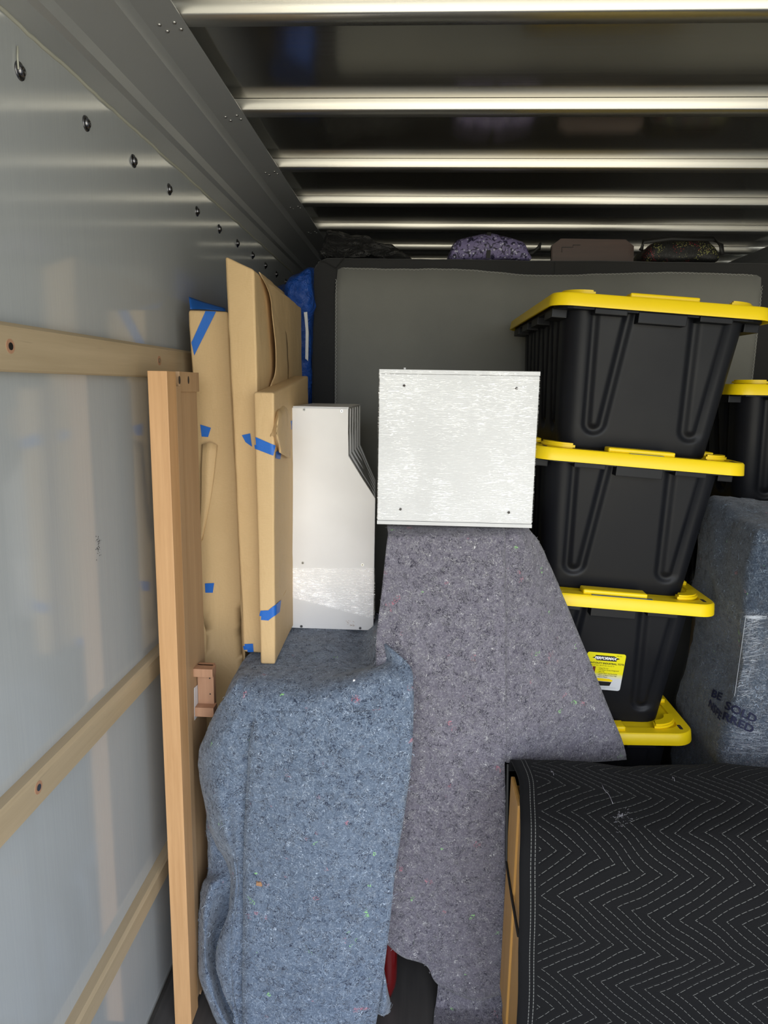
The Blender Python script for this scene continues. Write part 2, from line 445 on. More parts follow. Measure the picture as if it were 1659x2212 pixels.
def weave(name, c1, c2, sc=700, bsc=6):
    t = NT(name); v = t.noise(t.co(), sc, 2, .6); b = t.noise(t.co(), bsc, 3)
    t.p(base=t.mix(t.math('ADD', t.math('MULTIPLY', v, .6), t.math('MULTIPLY', b, .4)), c1, c2), rough=.9, spec=.2, sheen=.2); t.bump(v, .4, .001); return t.m
M['border'] = weave('charcoal_ticking', (.020, .020, .021), (.045, .045, .046), 500)
M['dust'] = weave('grey_dust_cover', (.17, .17, .158), (.25, .25, .23), 900, 9)
M['bluefelt'] = felt('blue_grey_felt', (.150, .190, .258), (.075, .102, .150), (.42, .49, .60), (.014, .022, .05))
M['greyfelt'] = felt('mauve_grey_felt', (.185, .173, .212), (.105, .097, .124), (.48, .47, .48), (.035, .032, .05))
M['darkfelt'] = felt('slate_felt', (.060, .078, .108), (.022, .031, .048), (.22, .27, .34), (.008, .012, .024))
M['filmw'] = film('stretch_film_flat', (6, 1, 60), (1, 1, 1), .85, .7, .003, .03)
M['filmb'] = film('stretch_film_bundle', (9, 6, 60), (.7, .75, .8), .10, .40, .003, .05)
t = NT('dark_deck_boards')
v = t.noise(t.co(scale=(1, .05, 1)), 60, 4); b = t.noise(t.co(), 8, 4)
t.p(base=t.mix(v, (.035, .033, .033), (.085, .078, .074)), rough=t.mrange(b, .3, .7, .3, .55)); t.bump(v, .2, .001); M['floor'] = t.m
t = NT('black_garbage_bag'); cr1 = t.noise(t.co(scale=(1, 1, 2)), 16, 5, .65, 1.6)
t.p(base=(.012, .012, .013), rough=.36, spec=.6); t.bump(cr1, 1.0, .03); M['bag'] = t.m
t = NT('purple_floral'); vo = t.n('TexVoronoi'); t.set(vo, 'Vector', t.co()); t.set(vo, 'Scale', 75.0); n1 = t.noise(t.co(), 45, 3, .6, 2.0)
col = t.mix(t.mrange(n1, .42, .5), (.012, .010, .035), (.20, .17, .34)); col = t.mix(t.mrange(vo.outputs['Distance'], .18, .30, 1, 0), col, (.50, .50, .64))
t.p(base=col, rough=.6); M['floral'] = t.m
t = NT('mesh_net'); mx = t.noise(t.co(), 22, 1)
ch = t.n('TexVoronoi'); t.set(ch, 'Vector', t.co()); t.set(ch, 'Scale', 190.0)
cin = t.mix(t.mrange(mx, .44, .50), (.22, .02, .03), (.30, .30, .10)); cin = t.mix(t.mrange(t.noise(t.co(loc=(3, 3, 3)), 18, 1), .5, .55), cin, (.03, .03, .03))
t.p(base=t.mix(t.mrange(ch.outputs['Distance'], .30, .38), cin, (.01, .01, .01)), rough=.6); M['net'] = t.m
M['boardw'] = wood('walnut_board', (.040, .018, .012), (.075, .036, .024), 'X', .45, .6)

# quilted mover's blanket: zigzag stitching driven by metric UVs
t = NT('black_quilt')
uv = t.co('UV'); s3 = t.n('SeparateXYZ'); t.t.links.new(uv, s3.inputs[0]); U, Vv = s3.outputs[0], s3.outputs[1]
wob = t.math('MULTIPLY', t.math('SUBTRACT', t.noise(t.co('UV'), 7, 2), .5), .022)
Uw = t.math('ADD', U, wob); Vw = t.math('ADD', Vv, t.math('MULTIPLY', t.math('SUBTRACT', t.noise(t.co('UV', loc=(4, 4, 0)), 6, 1), .5), .03))
PER = .156
tri = t.math('PINGPONG', t.math('ADD', t.math('SUBTRACT', Vw, t.math('MULTIPLY', U, .11)), .088), PER/2)
w1 = t.math('SUBTRACT', Uw, t.math('MULTIPLY', tri, 1.42))
SP = .0285
fr = t.math('ABSOLUTE', t.math('SUBTRACT', t.math('FRACT', t.math('DIVIDE', w1, SP)), .5))
line = t.mrange(fr, .018, .034, 1, 0)
region = t.math('GREATER_THAN', U, .036)
dash = t.mrange(t.math('ABSOLUTE', t.math('SUBTRACT', t.math('FRACT', t.math('MULTIPLY', Vw, 150.0)), .5)), .36, .40, 1, 0)
seam = t.math('ADD', t.mrange(t.math('ABSOLUTE', t.math('SUBTRACT', U, .021)), .0005, .0009, 1, 0), t.mrange(t.math('ABSOLUTE', t.math('SUBTRACT', U, .029)), .0005, .0009, 1, 0))
st = t.math('MULTIPLY', t.math('MAXIMUM', t.math('MULTIPLY', line, region), seam), dash)
fz = t.noise(t.co('UV'), 900, 2, .6); bg = t.noise(t.co('UV'), 5, 3)
col = t.mix(fz, (.004, .004, .0045), (.010, .010, .0108))
dust_ = t.mrange(t.noise(t.co('UV', scale=(1, 1.6, 1)), 30, 4, .7), .74, .82, 0, .35)
col = t.mix(dust_, col, (.12, .12, .13))
col = t.mix(t.math('MULTIPLY', st, .55), col, (.26, .26, .245))
t.p(base=col, rough=.92, sheen=.03, spec=.12)
puff = t.mrange(fr, 0, .25, 0, 1)
t.bump(t.math('ADD', t.math('MULTIPLY', t.math('MULTIPLY', puff, region), 1.0), t.math('ADD', t.math('MULTIPLY', fz, .10), t.math('MULTIPLY', t.noise(t.co('UV', scale=(1, .5, 1)), 60, 3), .35))), .6, .003)
M['quilt'] = t.m

# ------------------------------------------------------------------ setting: truck box
WX, RX, BACK, FRONT, ZC = -.612, 1.75, -.50, 4.15, 2.225
wl = struct('wall_left', box(WX-.05, WX, BACK, FRONT, 0, 2.045), M['frp'])
# scuff on the panel
bm = bmesh.new()
for k in range(46):
    a = random.gauss(0, .006); b = random.gauss(0, .011)
    q = PX(212, 1172, WX)+Vector((0, a, b-.004)); q.x = WX+.0004
    cyl(bm, q, (1, 0, 0), random.uniform(.0004, .0012), .0002, 6)
s = obj('scuff', bm, M['hole'], wl)
# caulked top edge, slightly uneven
bm = bmesh.new(); ys = [BACK+k*.02 for k in range(int((FRONT-BACK)/.02))]
tube(bm, [(WX+.001, y, 2.043+.003*noise.noise(Vector((y*9, 0, 0)))+.002*noise.noise(Vector((y*40, 3, 0)))) for y in ys], .0035, 6)
obj('caulk_bead', bm, M['caulk'], wl, True)
bm = bmesh.new(); tube(bm, [PX(38, 100, WX+.003), PX(38, 125, WX+.003), PX(40, 150, WX+.004)], .0014, 6); obj('caulk_drip', bm, M['caulk'], wl, True)
for k in range(-7, 12):
    y = 1.113+k*.2105
    bm = bmesh.new(); c = Vector((WX, y, 1.978))
    cyl(bm, c, (1, 0, 0), .0135, .002, 24, .0125)
    cyl(bm, c+Vector((.002, 0, 0)), (1, 0, 0), .0085, .0015, 20, None, .005)
    obj('bolt', bm, M['bolt'], wl, True)
struct('wall_right', box(RX, RX+.05, BACK, FRONT, 0, 2.045), M['frp'])
struct('wall_front', box(WX-.05, RX+.05, FRONT, FRONT+.05, 0, 2.3), M['dark'])
struct('floor', box(WX-.05, RX+.05, BACK, FRONT+.05, -.06, 0), M['floor'])
BEAMS = (-.40, .05, .505, .96, 1.417, 1.872, 2.332, 2.768, 3.2, 3.65, 4.02)
prof = [(BACK, ZC+.03), (BACK, ZC)]          # thin sheet sagging slightly between the beams
for a, b in zip(BEAMS, BEAMS[1:]):
    a += .05
    for k in range(13): prof.append((a+(b-a)*k/12, ZC-.0034*math.sin(math.pi*k/12)))
prof += [(FRONT+.05, ZC), (FRONT+.05, ZC+.03)]
bm = bmesh.new(); prism(bm, prof, 'x', WX-.05, RX+.05)
ce = struct('ceiling', bm, M['roof']); autosmooth(ce, 30)
for y in BEAMS:
    bm = bmesh.new()
    prism(bm, [(y-.002, ZC-.001), (y, ZC-.024), (y+.0035, ZC-.0275), (y+.045, ZC-.0275), (y+.049, ZC-.024), (y+.051, ZC-.001)], 'x', WX-.04, RX+.04)
    o = obj('beam', bm, M['alu'], ce); autosmooth(o, 50)
# cove (angled corner panel) both sides
def cove(name, mirror, rivets=True):
    pts = [(-.650, 2.035), (-.614, 2.040), (-.614, 2.092), (-.602, 2.098), (-.598, 2.118), (-.560, 2.158), (-.543, 2.168), (-.538, 2.180), (-.532, 2.186), (-.463, 2.1945), (-.463, 2.1965), (-.532, 2.1965), (-.650, 2.20)]
    if mirror: pts = [((WX+RX)-x, z) for x, z in pts]
    bm = bmesh.new(); prism(bm, pts, 'y', BACK, FRONT)
    o = struct(name, bm, M['cove']); autosmooth(o, 28)
    for y in (.985, 1.445, 1.90, 2.365, 2.80, 3.23):
        for dx, dy in ((-.510, -.012), (-.481, -.012), (-.510+.006, .014), (-.481+.004, .014)):
            x = (WX+RX)-dx if mirror else dx
            z = 2.186+(dx+.532)/(.069)*.0085
            bm = bmesh.new(); cyl(bm, (x, y+dy, z), (0, 0, -1), .0045, .0008, 14, .0042, .0022)
            if not mirror: obj('rivet', bm, M['rivet'], o, True)
            else: bm.free()
    return o
cove('trim_1', False); cove('trim_2', True)
# wooden rub rails along the wall
def rail(name, z0, z1, holes, th=.024, ch=.006):
    bm = bmesh.new(); x = WX; xo = WX+th
    prism(bm, [(x, z0), (xo-ch*.5, z0), (xo, z0+ch*.5), (xo, z1-ch), (xo-ch, z1), (x, z1)], 'y', BACK, 3.0)
    o = struct(name, bm, M['rail'])
    for (u, v) in holes:
        q = PX(u, v, xo); q.x = xo-.001
        h = bmesh.new(); cyl(h, q, (1, 0, 0), .0105, .0016, 18)
        obj('screw_hole', h, M['pine'], o)
        h = bmesh.new(); cyl(h, q+Vector((.0016, 0, 0)), (1, 0, 0), .0055, .0008, 14)
        obj('screw', h, M['bolt'], o)
    return o
rail('trim_3', 1.533, 1.603, ((22, 748), (344, 779)))
rail('trim_4', .853, .906, ((83, 1701),))
rail('trim_5', .330, .379, ())
for n, sx in (('baseboard_left', WX), ('baseboard_right', RX-.006)):
    struct(n, box(sx, sx+.006, BACK, FRONT, 0, .022, .002), M['kick'])

# ------------------------------------------------------------------ box spring at the far end
bs = thing('box_spring', (.41, 2.6, 0), 'charcoal fabric box spring standing on edge across the back of the truck', 'box spring')
XL, XR, ZT = -.386, 1.222, 1.957
bm = bmesh.new()
soft(bm, [(XL, 2.5, .005), (XR, 2.5, .005), (XR, 2.7, .005), (XL, 2.7, .005), (XL, 2.5, ZT+.002), (XR, 2.5, ZT-.004), (XR, 2.7, ZT-.004), (XL, 2.7, ZT+.002)], .012, .04, .003, 4)
# round the outline corners in the front plane
for v in bm.verts:
    R = .065
    for cx_, sx in ((XL+R, -1), (XR-R, 1)):
        dx = (v.co.x-cx_)*sx; dz = v.co.z-(ZT-R)
        if dx > 0 and dz > 0:
            l = math.hypot(dx, dz); m = max(dx, dz)
            v.co.x = cx_+sx*dx*m/l; v.co.z = ZT-R+dz*m/l
obj('fabric_border', bm, M['border'], bs, True)
bm = bmesh.new(); x0, x1 = P(724, 600, 2.495).x, P(1640, 690, 2.495).x
topz = lambda x: P(740, 576, 2.495).z-.012*min(1, max(0, (x+.2)/.6))+.004*math.sin(x*9)+.010*max(0, 1-abs(x-.34)/.25)*-1+.002*noise.noise(Vector((x*20, 0, 0)))
nx, nz = 60, 20; vs = {}
for i in range(nx+1):
    for j in range(nz+1):
        x = x0+(x1-x0)*i/nx; zt = topz(x); z = .10+(zt-.10)*j/nz; R = .03
        for cx_, sx in ((x0+R, -1), (x1-R, 1)):
            dx = (x-cx_)*sx; dz = z-(zt-R)
            if dx > 0 and dz > 0:
                l = math.hypot(dx, dz); m = max(dx, dz); x = cx_+sx*dx*m/l; z = zt-R+dz*m/l
        vs[i, j] = bm.verts.new((x, 2.4935+.002*noise.noise(Vector((x*5, z*5, 0))), z))
for i in range(nx):
    for j in range(nz): bm.faces.new((vs[i, j], vs[i+1, j], vs[i+1, j+1], vs[i, j+1]))
r = bmesh.ops.extrude_face_region(bm, geom=list(bm.faces)); bmesh.ops.translate(bm, verts=[g for g in r['geom'] if isinstance(g, bmesh.types.BMVert)], vec=(0, .009, 0))
obj('dust_cover', bm, M['dust'], bs, True)
bm = bmesh.new()
def zig(pts, step=.006, a=.0022):
    out = []; k = 0
    for i in range(len(pts)-1):
        p, q = Vector(pts[i]), Vector(pts[i+1]); n = max(1, int((q-p).length/step)); d = (q-p).normalized(); s_ = Vector((d.z, 0, -d.x))
        for j in range(n): out.append(p+(q-p)*j/n+s_*a*(1 if k % 2 else -1)); k += 1
    return out
tube(bm, zig([(x0+.004, 2.491, .8), (x0+.004, 2.491, topz(x0)-.035)]), .0009, 4)
tube(bm, zig([(x0+.03+(x1-x0-.06)*k/40, 2.491, topz(x0+.03+(x1-x0-.06)*k/40)-.003) for k in range(41)]), .0007, 4)
tube(bm, zig([(x1-.004, 2.491, topz(x1)-.035), (x1-.004, 2.491, 1.4)]), .0007, 4)
obj('stitching', bm, M['thread'], bs)
bm = bmesh.new(); 
xs = P(1198, 580, 2.499).x
tube(bm, [(xs, 2.498, ZT-.006), (xs, 2.497, 1.9), (xs, 2.497, topz(xs)+.002)], .0012, 6)
obj('fabric_seam', bm, M['strap'], bs); bm = bmesh.new()
tube(bm, [P(748, 545, 2.496), P(742, 560, 2.496), P(727, 578, 2.495)], .0015, 6); obj('fabric_seam', bm, M['strap'], bs); bm = bmesh.new(); tube(bm, [P(690, 562, 2.496), P(706, 568, 2.496), P(727, 580, 2.495)], .0015, 6)
obj('fabric_seam', bm, M['strap'], bs)

# ---- loose things lying on top of it
zt = ZT+.006
bm = bmesh.new()
soft(bm, [(-.37, 2.52, zt), (-.03, 2.55, zt), (-.03, 2.78, zt), (-.37, 2.78, zt), (-.35, 2.54, zt+.105), (-.10, 2.58, zt+.045), (-.10, 2.75, zt+.045), (-.35, 2.75, zt+.10)], .03, .02, .018, 14)
o = obj('garbage_bag', bm, M['bag'], None, True); tag(o, 'black shiny plastic garbage bag lying at the left end of the box spring top', 'garbage bag')
fb = thing('duffel_bag', (.24, 2.62, zt), 'purple and white floral fabric bag with a black strap, lying on the box spring', 'bag')
bm = bmesh.new()
soft(bm, [(.085, 2.54, zt), (.385, 2.54, zt), (.385, 2.76, zt), (.085, 2.76, zt), (.105, 2.55, zt+.065), (.345, 2.55, zt+.060), (.345, 2.74, zt+.060), (.105, 2.74, zt+.065)], .02, .02, .006, 12,
     extra=lambda a, b, c, x, nl: .028*c*math.sin(math.pi*a))
bag_t = BVHTree.FromBMesh(bm); obj('bag_body', bm, M['floral'], fb, True)
bm = bmesh.new(); xx = P(1056, 520, 2.54).x
pts = [(xx, 2.532, zt+.004), (xx, 2.535, zt+.05), (xx, 2.545, zt+.088), (xx, 2.62, zt+.1), (xx, 2.72, zt+.09)]
for i in range(len(pts)-1):
    a, b = Vector(pts[i]), Vector(pts[i+1]); hexa(bm, [a+Vector((-.007, 0, -.002)), a+Vector((.007, 0, -.002)), a+Vector((.007, .01, 0)), a+Vector((-.007, .01, 0)), b+Vector((-.007, 0, .002)), b+Vector((.007, 0, .002)), b+Vector((.007, .01, 0)), b+Vector((-.007, .01, 0))])
obj('strap', bm, M['strap'], fb)
bm = bmesh.new(); tube(bm, [P(1130, 548, 2.56), P(1150, 545, 2.55), P(1164, 536, 2.55), P(1168, 524, 2.55)], [.004, .009, .008, .003], 8); obj('handle', bm, M['strap'], fb, True)
bm = bmesh.new(); p = [P(*q, 2.6) for q in ((1192, 556), (1192, 530), (1212, 515), (1352, 517), (1370, 531), (1370, 557))]
prism(bm, [(q.x, max(q.z, zt) if i not in (0, 5) else zt) for i, q in enumerate(p)], 'y', 2.6, 2.625, 0, .003)
wb = thing('wooden_board', (.58, 2.61, zt), 'dark brown wooden board with clipped corners standing on the box spring', 'board')
obj('panel', bm, M['boardw'], wb)
bm = bmesh.new(); q = [P(*k, 2.598) for k in ((1214, 545), (1214, 534), (1238, 534), (1238, 529), (1254, 529))]
tube(bm, q, .0012, 4); obj('groove', bm, M['strap'], wb)
bm = bmesh.new()
soft(bm, [(.75, 2.54, zt), (1.03, 2.54, zt), (1.03, 2.76, zt), (.75, 2.76, zt), (.79, 2.56, zt+.068), (1.0, 2.56, zt+.075), (1.0, 2.74, zt+.075), (.79, 2.74, zt+.068)], .03, .02, .008, 12)
mb = thing('mesh_bag', (.88, 2.64, zt), 'black mesh bag with red and yellow contents, right end of the box spring top', 'bag')
obj('mesh_body', bm, M['net'], mb, True)
bm = bmesh.new(); tube(bm, [P(1385, 540, 2.535), P(1390, 522, 2.54), P(1450, 516, 2.545), P(1540, 516, 2.545), P(1558, 530, 2.54), P(1560, 550, 2.54)], .008, 8); obj('black_piping', bm, M['strap'], mb, True)
# white edge of something on the bag
# ---- blue tarp bundle between wall and box spring
bt = thing('tarp_bundle', (-.43, 2.55, 0), 'crinkled blue plastic tarp bundle squeezed between the wall and the box spring', 'tarp')
bm = bmesh.new()
soft(bm, [(-.50, 2.36, .0), (-.40, 2.40, .0), (-.395, 2.75, .0), (-.56, 2.75, .0), (-.452, 2.40, 1.86), (-.372, 2.43, 1.93), (-.392, 2.75, 1.93), (-.56, 2.72, 1.87)], .03, .035, .022, 9)
obj('tarp', bm, M['blue'], bt, True)
bm = bmesh.new(); q = [P(657, 675, 2.36), P(664, 674, 2.36), P(668, 720, 2.37), P(667, 780, 2.37), P(660, 775, 2.36), P(661, 715, 2.36)]
prism(bm, [(k.x, k.z) for k in q], 'y', 2.352, 2.362, 0, .002); obj('white_tag', bm, M['paper'], bt, label='white rounded tag')

# ------------------------------------------------------------------ paper-wrapped frames
def wrapped(name, c8, label, r=.010, amp=.004, extra=None):
    bm = bmesh.new(); soft(bm, c8, r, .028, amp, 5, extra=extra)
    t = thing(name, Vector(c8[0]), label, 'wrapped picture')
    bv = BVHTree.FromBMesh(bm); obj('paper_wrap', bm, M['kraft'], t, True); return t, bv
def tape(t, bv, c4, n=14, m=6):
    vs, fs = quad_grid(c4, n, m); bm = decal(bv, vs, fs, .0016)
    if len(bm.faces): obj('tape', bm, M['tape'], t, True, label='blue masking tape')
    else: bm.free()
# A: left package, its front face visible from top to floor
yA = 1.70
def q3(u, v, y): p = P(u, v, y); return Vector(p)
A = [PZ(437, 1830, 0.02), None]
a_tl, a_tr = q3(408, 671, yA), q3(492, 673, yA)
a_bl = Vector((-.545, yA, 0.005)); a_br = Vector((-.415, yA, 0.005))
def cA(a, b, c, x, nl):
    d = 0
    if nl[1] < -.3: d += -.010*math.exp(-((c-.50)/.05)**2)+.005*math.sin(c*20)*.4
    if nl[0] < -.3: d += -.022*math.exp(-((c-.70)/.12)**2)*(1 if c < .95 else 0)
    return d
pA, bvA = wrapped('wrapped_picture', [a_bl, a_br, a_br+Vector((0, .55, 0)), a_bl+Vector((0, .55, 0)), a_tl, a_tr, a_tr+Vector((0, .5, -.01)), a_tl+Vector((0, .5, -.01))],
                 'brown paper wrapped frame nearest the wall, diagonal blue tape over its top corner', .007, .006, cA)
tape(pA, bvA, [(444, 673), (467, 674), (420, 768), (414, 740)], 8, 12)
tape(pA, bvA, [(433, 917), (456, 924), (450, 944), (436, 943)], 6, 5)
tape(pA, bvA, [(443, 1260), (463, 1259), (460, 1280), (444, 1280)], 6, 5)
# lifted tape tail above the package
bm = bmesh.new(); y0 = yA+.02
g = [[P(408, 641, y0+.06), P(440, 652, y0+.1), P(487, 666, y0+.1)], [P(411, 668, y0+.03), P(445, 668, y0+.07), P(487, 672, y0+.08)]]
sheet(bm, g, 6, 4, .001, 20, thick=.0006); obj('tape', bm, M['tape'], pA, True, label='loose blue masking tape')
# torn flap on package A
bm = bmesh.new()
g = [[P(436, 960, yA-.006), P(453, 956, yA-.012), P(470, 962, yA-.006)], [P(433, 1100, yA-.010), P(444, 1090, yA-.012), P(455, 1080, yA-.006)], [P(430, 1175, yA-.006), P(434, 1170, yA-.008), P(437, 1165, yA-.004)]]
sheet(bm, g, 6, 6, .002, 12, thick=.0008); obj('paper_flap', bm, M['kraft'], pA, True)
# B: tall package running back along the wall
b_tl, b_tr = q3(486, 553, 1.60), q3(549, 583, 1.585)
b_rt = q3(650, 664, 2.32); b_lt = b_rt+Vector((-.07, 0, .01))
b_bl, b_br = q3(527, 1452, 1.60), q3(575, 1440, 1.59)
b_bl.z = b_br.z = .875; b_rb = Vector((-.375, 2.32, .875)); b_lb = b_rb+Vector((-.06, 0, 0))
pB, bvB = wrapped('wrapped_picture', [b_bl, b_br, b_rb, b_lb, b_tl, b_tr, b_rt, b_lt], 'tallest brown paper wrapped frame, standing between the two other packages', .006, .004)
tape(pB, bvB, [(523, 940), (541, 936), (545, 965), (531, 955)], 5, 4)
tape(pB, bvB, [(525, 1391), (547, 1390), (549, 1416), (531, 1416)], 6, 6)
bm = bmesh.new()   # long overlapping flap on its side
fx = lambda u, v, y, d=.006: P(u, v, y)+Vector((d, -d, 0))
g = [[fx(556, 588, 1.63, .004), fx(580, 606, 1.80, .003), fx(612, 633, 2.02, .003)], [fx(574, 640, 1.72, .012), fx(590, 680, 1.82, .006), fx(615, 700, 2.02, .004)], [fx(583, 730, 1.75, .014), fx(598, 740, 1.84, .006), fx(618, 760, 2.02, .004)],
     [fx(586, 800, 1.76, .014), fx(600, 800, 1.84, .006), fx(620, 800, 2.02, .004)], [fx(577, 836, 1.72, .010), fx(600, 830, 1.84, .006), fx(620, 826, 2.02, .004)]]
sheet(bm, g, 6, 6, .002, 12, thick=.0008); obj('paper_flap', bm, M['kraft'], pB, True)
# C: short package in front
yC = 1.535
c_tl, c_tr = q3(544, 849, yC+.01), q3(572, 853, yC)
c_bl, c_br = q3(563, 1420, yC), q3(594, 1430, yC)
c_tl.x = P(545, 860, yC).x; c_tr.x = P(592, 860, yC).x; c_tr.z = c_tl.z = 1.505
c_bl.z = c_br.z = .872
c_rt = q3(668, 812, 2.12); c_rt.x = -.337; c_rb = Vector((-.337, 2.12, .872))
def cC(a, b, c, x, nl):
    return 0
pC, bvC = wrapped('wrapped_picture', [c_bl, c_br, c_rb, c_rb+Vector((-.045, 0, 0)), c_tl, c_tr, c_rt, c_rt+Vector((-.045, 0, 0))], 'shortest brown paper wrapped frame, its paper torn open at the taped side', .005, .0015, cC)
tape(pC, bvC, [(539, 938), (594, 962), (590, 984), (543, 966)], 16, 6)
tape(pC, bvC, [(560, 1319), (580, 1318), (580, 1340), (556, 1338)], 6, 5)
tape(pC, bvC, [(580, 1318), (606, 1296), (603, 1322), (580, 1340)], 8, 5)
tape(pC, bvC, [(595, 976), (608, 971), (604, 992), (594, 990)], 5, 5)
tape(pC, bvC, [(622, 912), (630, 908), (629, 928), (621, 926)], 4, 4)
bm = bmesh.new()
xf = -.3345
def sx(u, v, d): q = PX(u, v, xf+d); return q
g = [[sx(583, 915, .002), sx(598, 880, .006), sx(622, 866, .004), sx(630, 862, .003)], [sx(583, 945, .004), sx(602, 900, .026), sx(616, 905, .018), sx(629, 900, .006)], [sx(586, 950, .003), sx(598, 942, .024), sx(610, 955, .024), sx(628, 960, .010)], [sx(593, 968, .004), sx(601, 972, .012), sx(607, 980, .024), sx(627, 990, .016)]]
sheet(bm, g, 7, 6, .003, 20, thick=.0008); obj('paper_flap', bm, M['kraft'], pC, True)
bm = bmesh.new()
g = [[sx(604, 1297, .004), sx(612, 1285, .008), sx(622, 1265, .004)], [sx(606, 1310, .002), sx(613, 1300, .004), sx(622, 1280, .002)]]
sheet(bm, g, 5, 4, .001, 20, thick=.0008); obj('paper_flap', bm, M['kraft'], pC, True)

# ------------------------------------------------------------------ oak bed side rail standing on end by the wall
br = thing('bed_rail', (-.53, 1.43, 0), 'tall oak bed frame member standing on end against the truck wall', 'bed frame')
xa, xb = -.549, -.509
obj('front_bar', box(xa, xb, 1.400, 1.452, 0.002, 1.545, .0015), M['oakf'], br)
o = obj('side_panel', box(xa-.004, xb-.006, 1.452, 1.605, .01, 1.52, .001), M['oaks'], br)
obj('inner_batten', box(xb-.006, xb, 1.452, 1.480, .03, 1.515, .001), M['oaks'], br)
obj('crosspiece', box(xa+.005, xb-.002, 1.480, 1.612, 1.503, 1.546, .001), M['oaks'], br)
obj('foot_block', box(xa+.005, xb-.002, 1.480, 1.600, .01, .11, .001), M['oaks'], br)
for (u, v) in ((388, 821), (407, 821), (429, 2152)):
    q = PX(u, v, xb-.002); q.x = xb-.0025
    bm = bmesh.new()
    n = 20; q0 = q
    A_ = [bm.verts.new(q+Vector((0, .005*math.cos(k*2*math.pi/n), .0085*math.sin(k*2*math.pi/n)))) for k in range(n)]
    B_ = [bm.verts.new(v_.co+Vector((.0008, 0, 0))) for v_ in A_]
    bm.faces.new(A_); bm.faces.new(B_)
    for k in range(n): bm.faces.new((A_[k], A_[(k+1) % n], B_[(k+1) % n], B_[k]))
    obj('bolt_hole', bm, M['hole'], br)
bm = bmesh.new(); xs_ = xb-.0055
qa = [PX(u, v, xs_) for u, v in ((419, 1486), (428, 1478), (428, 1545), (420, 1556))]
vv = [bm.verts.new((xs_, k.y, k.z)) for k in qa]; bm.faces.new(vv)
r = bmesh.ops.extrude_face_region(bm, geom=list(bm.faces)); bmesh.ops.translate(bm, verts=[g for g in r['geom'] if isinstance(g, bmesh.types.BMVert)], vec=(.0006, 0, 0))
obj('paper_sticker', bm, M['paper'], br)
bkt = []
for z0, z1, xo in ((.842, .862, -.469), (.742, .765, -.469)):
    obj('bracket_block', box(xb-.006, xo, 1.515, 1.545, z0, z1, .001), M['pine'], br)
obj('bracket_plate', box(xb-.004, -.474, 1.538, 1.556, .742, .862, .001), M['pine'], br)
for z in (.83, .79):
    bm = bmesh.new(); cyl(bm, (-.483, 1.538, z), (0, -1, 0), .0018, .0006, 10); obj('bracket_hole', bm, M['hole'], br)

# ------------------------------------------------------------------ white organizer (stepped side panels)
OZ, OT = .868, 1.464
og = thing('desk_organizer', (-.22, 1.99, OZ), 'white slotted organizer with a sloping shoulder, standing on the blue-grey blanket', 'organizer')
out = [(-.334, OZ), (-.110, OZ), (-.110, 1.232), (-.183, 1.342), (-.183, OT), (-.3305, OT)]
def inset(p, d):
    return [(x0_+ (d if x0_ < -.3 else -d), z0_+(d if z0_ < 1 else -d*.8 if z0_ > 1.4 else -d*.4)) for x0_, z0_ in p]
nP = 6; dep = .37; pt = .012
for k in range(nP):
    y = 1.80+k*(dep-pt)/(nP-1)
    xr = -.110*y/1.80
    bm = bmesh.new(); prism(bm, [(xr if x_ == -.110 else x_, z_) for x_, z_ in out], 'y', y, y+pt, 0, .0012); obj('side_panel', bm, M['white'], og)
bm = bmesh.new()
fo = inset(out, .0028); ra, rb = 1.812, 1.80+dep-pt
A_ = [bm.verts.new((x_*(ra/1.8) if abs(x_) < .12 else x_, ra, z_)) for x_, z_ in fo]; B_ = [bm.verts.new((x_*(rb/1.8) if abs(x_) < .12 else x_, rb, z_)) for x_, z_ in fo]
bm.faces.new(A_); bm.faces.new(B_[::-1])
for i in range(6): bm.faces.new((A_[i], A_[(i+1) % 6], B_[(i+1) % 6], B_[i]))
obj('divider_fill', bm, M['shade_print_grey'], og)  # shade between the panels is painted as a greyer fill
obj('top_panel', box(-.3305, -.183, 1.8125, 2.158, OT-.001, OT+.004, .001), M['white'], og)
def screw(u, v, y, root, r=.0042, col='rivet'):
    q = P(u, v, y); bm = bmesh.new(); cyl(bm, q+Vector((0, .001, 0)), (0, -1, 0), r, .0016, 16, r*.9)
    o = obj('screw', bm, M[col], root, False)
    bm = bmesh.new(); c = q+Vector((0, -.0008, 0))
    bx(bm, c.x-r*.6, c.x+r*.6, c.y-.0004, c.y, c.z-r*.12, c.z+r*.12); bx(bm, c.x-r*.12, c.x+r*.12, c.y-.0004, c.y, c.z-r*.6, c.z+r*.6)
    obj('cross_recess', bm, M['hole'], o)
for u, v in ((657, 885), (738, 888), (654, 1216), (783, 1220), (651, 1353), (778, 1357)): screw(u, v, 1.7995, og)
# chipped paint at foot
bm = bmesh.new()
for k in range(16):
    u = random.uniform(745, 765); v = random.uniform(1340, 1352)
    q = P(u, v, 1.7993); a = random.uniform(-.5, .3); L_ = random.uniform(.002, .006)
    tube(bm, [q, q+Vector((L_*math.cos(a), 0, L_*math.sin(a)))], .0003, 4)
obj('scratch', bm, M['bark'], og)
bm = bmesh.new()
fzt = lambda u: 1227; 
rows = []
for tt in (0, .25, .5, .75, 1):
    rows.append([P(627+(810-627)*s_, (1227+(1282-1227)*0) + tt*((1290-1227)+(1338-1290)*s_), 1.7965) for s_ in (0, .25, .5, .75, 1)])
sheet(bm, rows, 5, 5, .0006, 40, thick=.0004)

bx(bm, -.3365, -.3355, 1.797, 2.17, .93, 1.02)
obj('stretch_film', bm, M['filmw'], og, True)

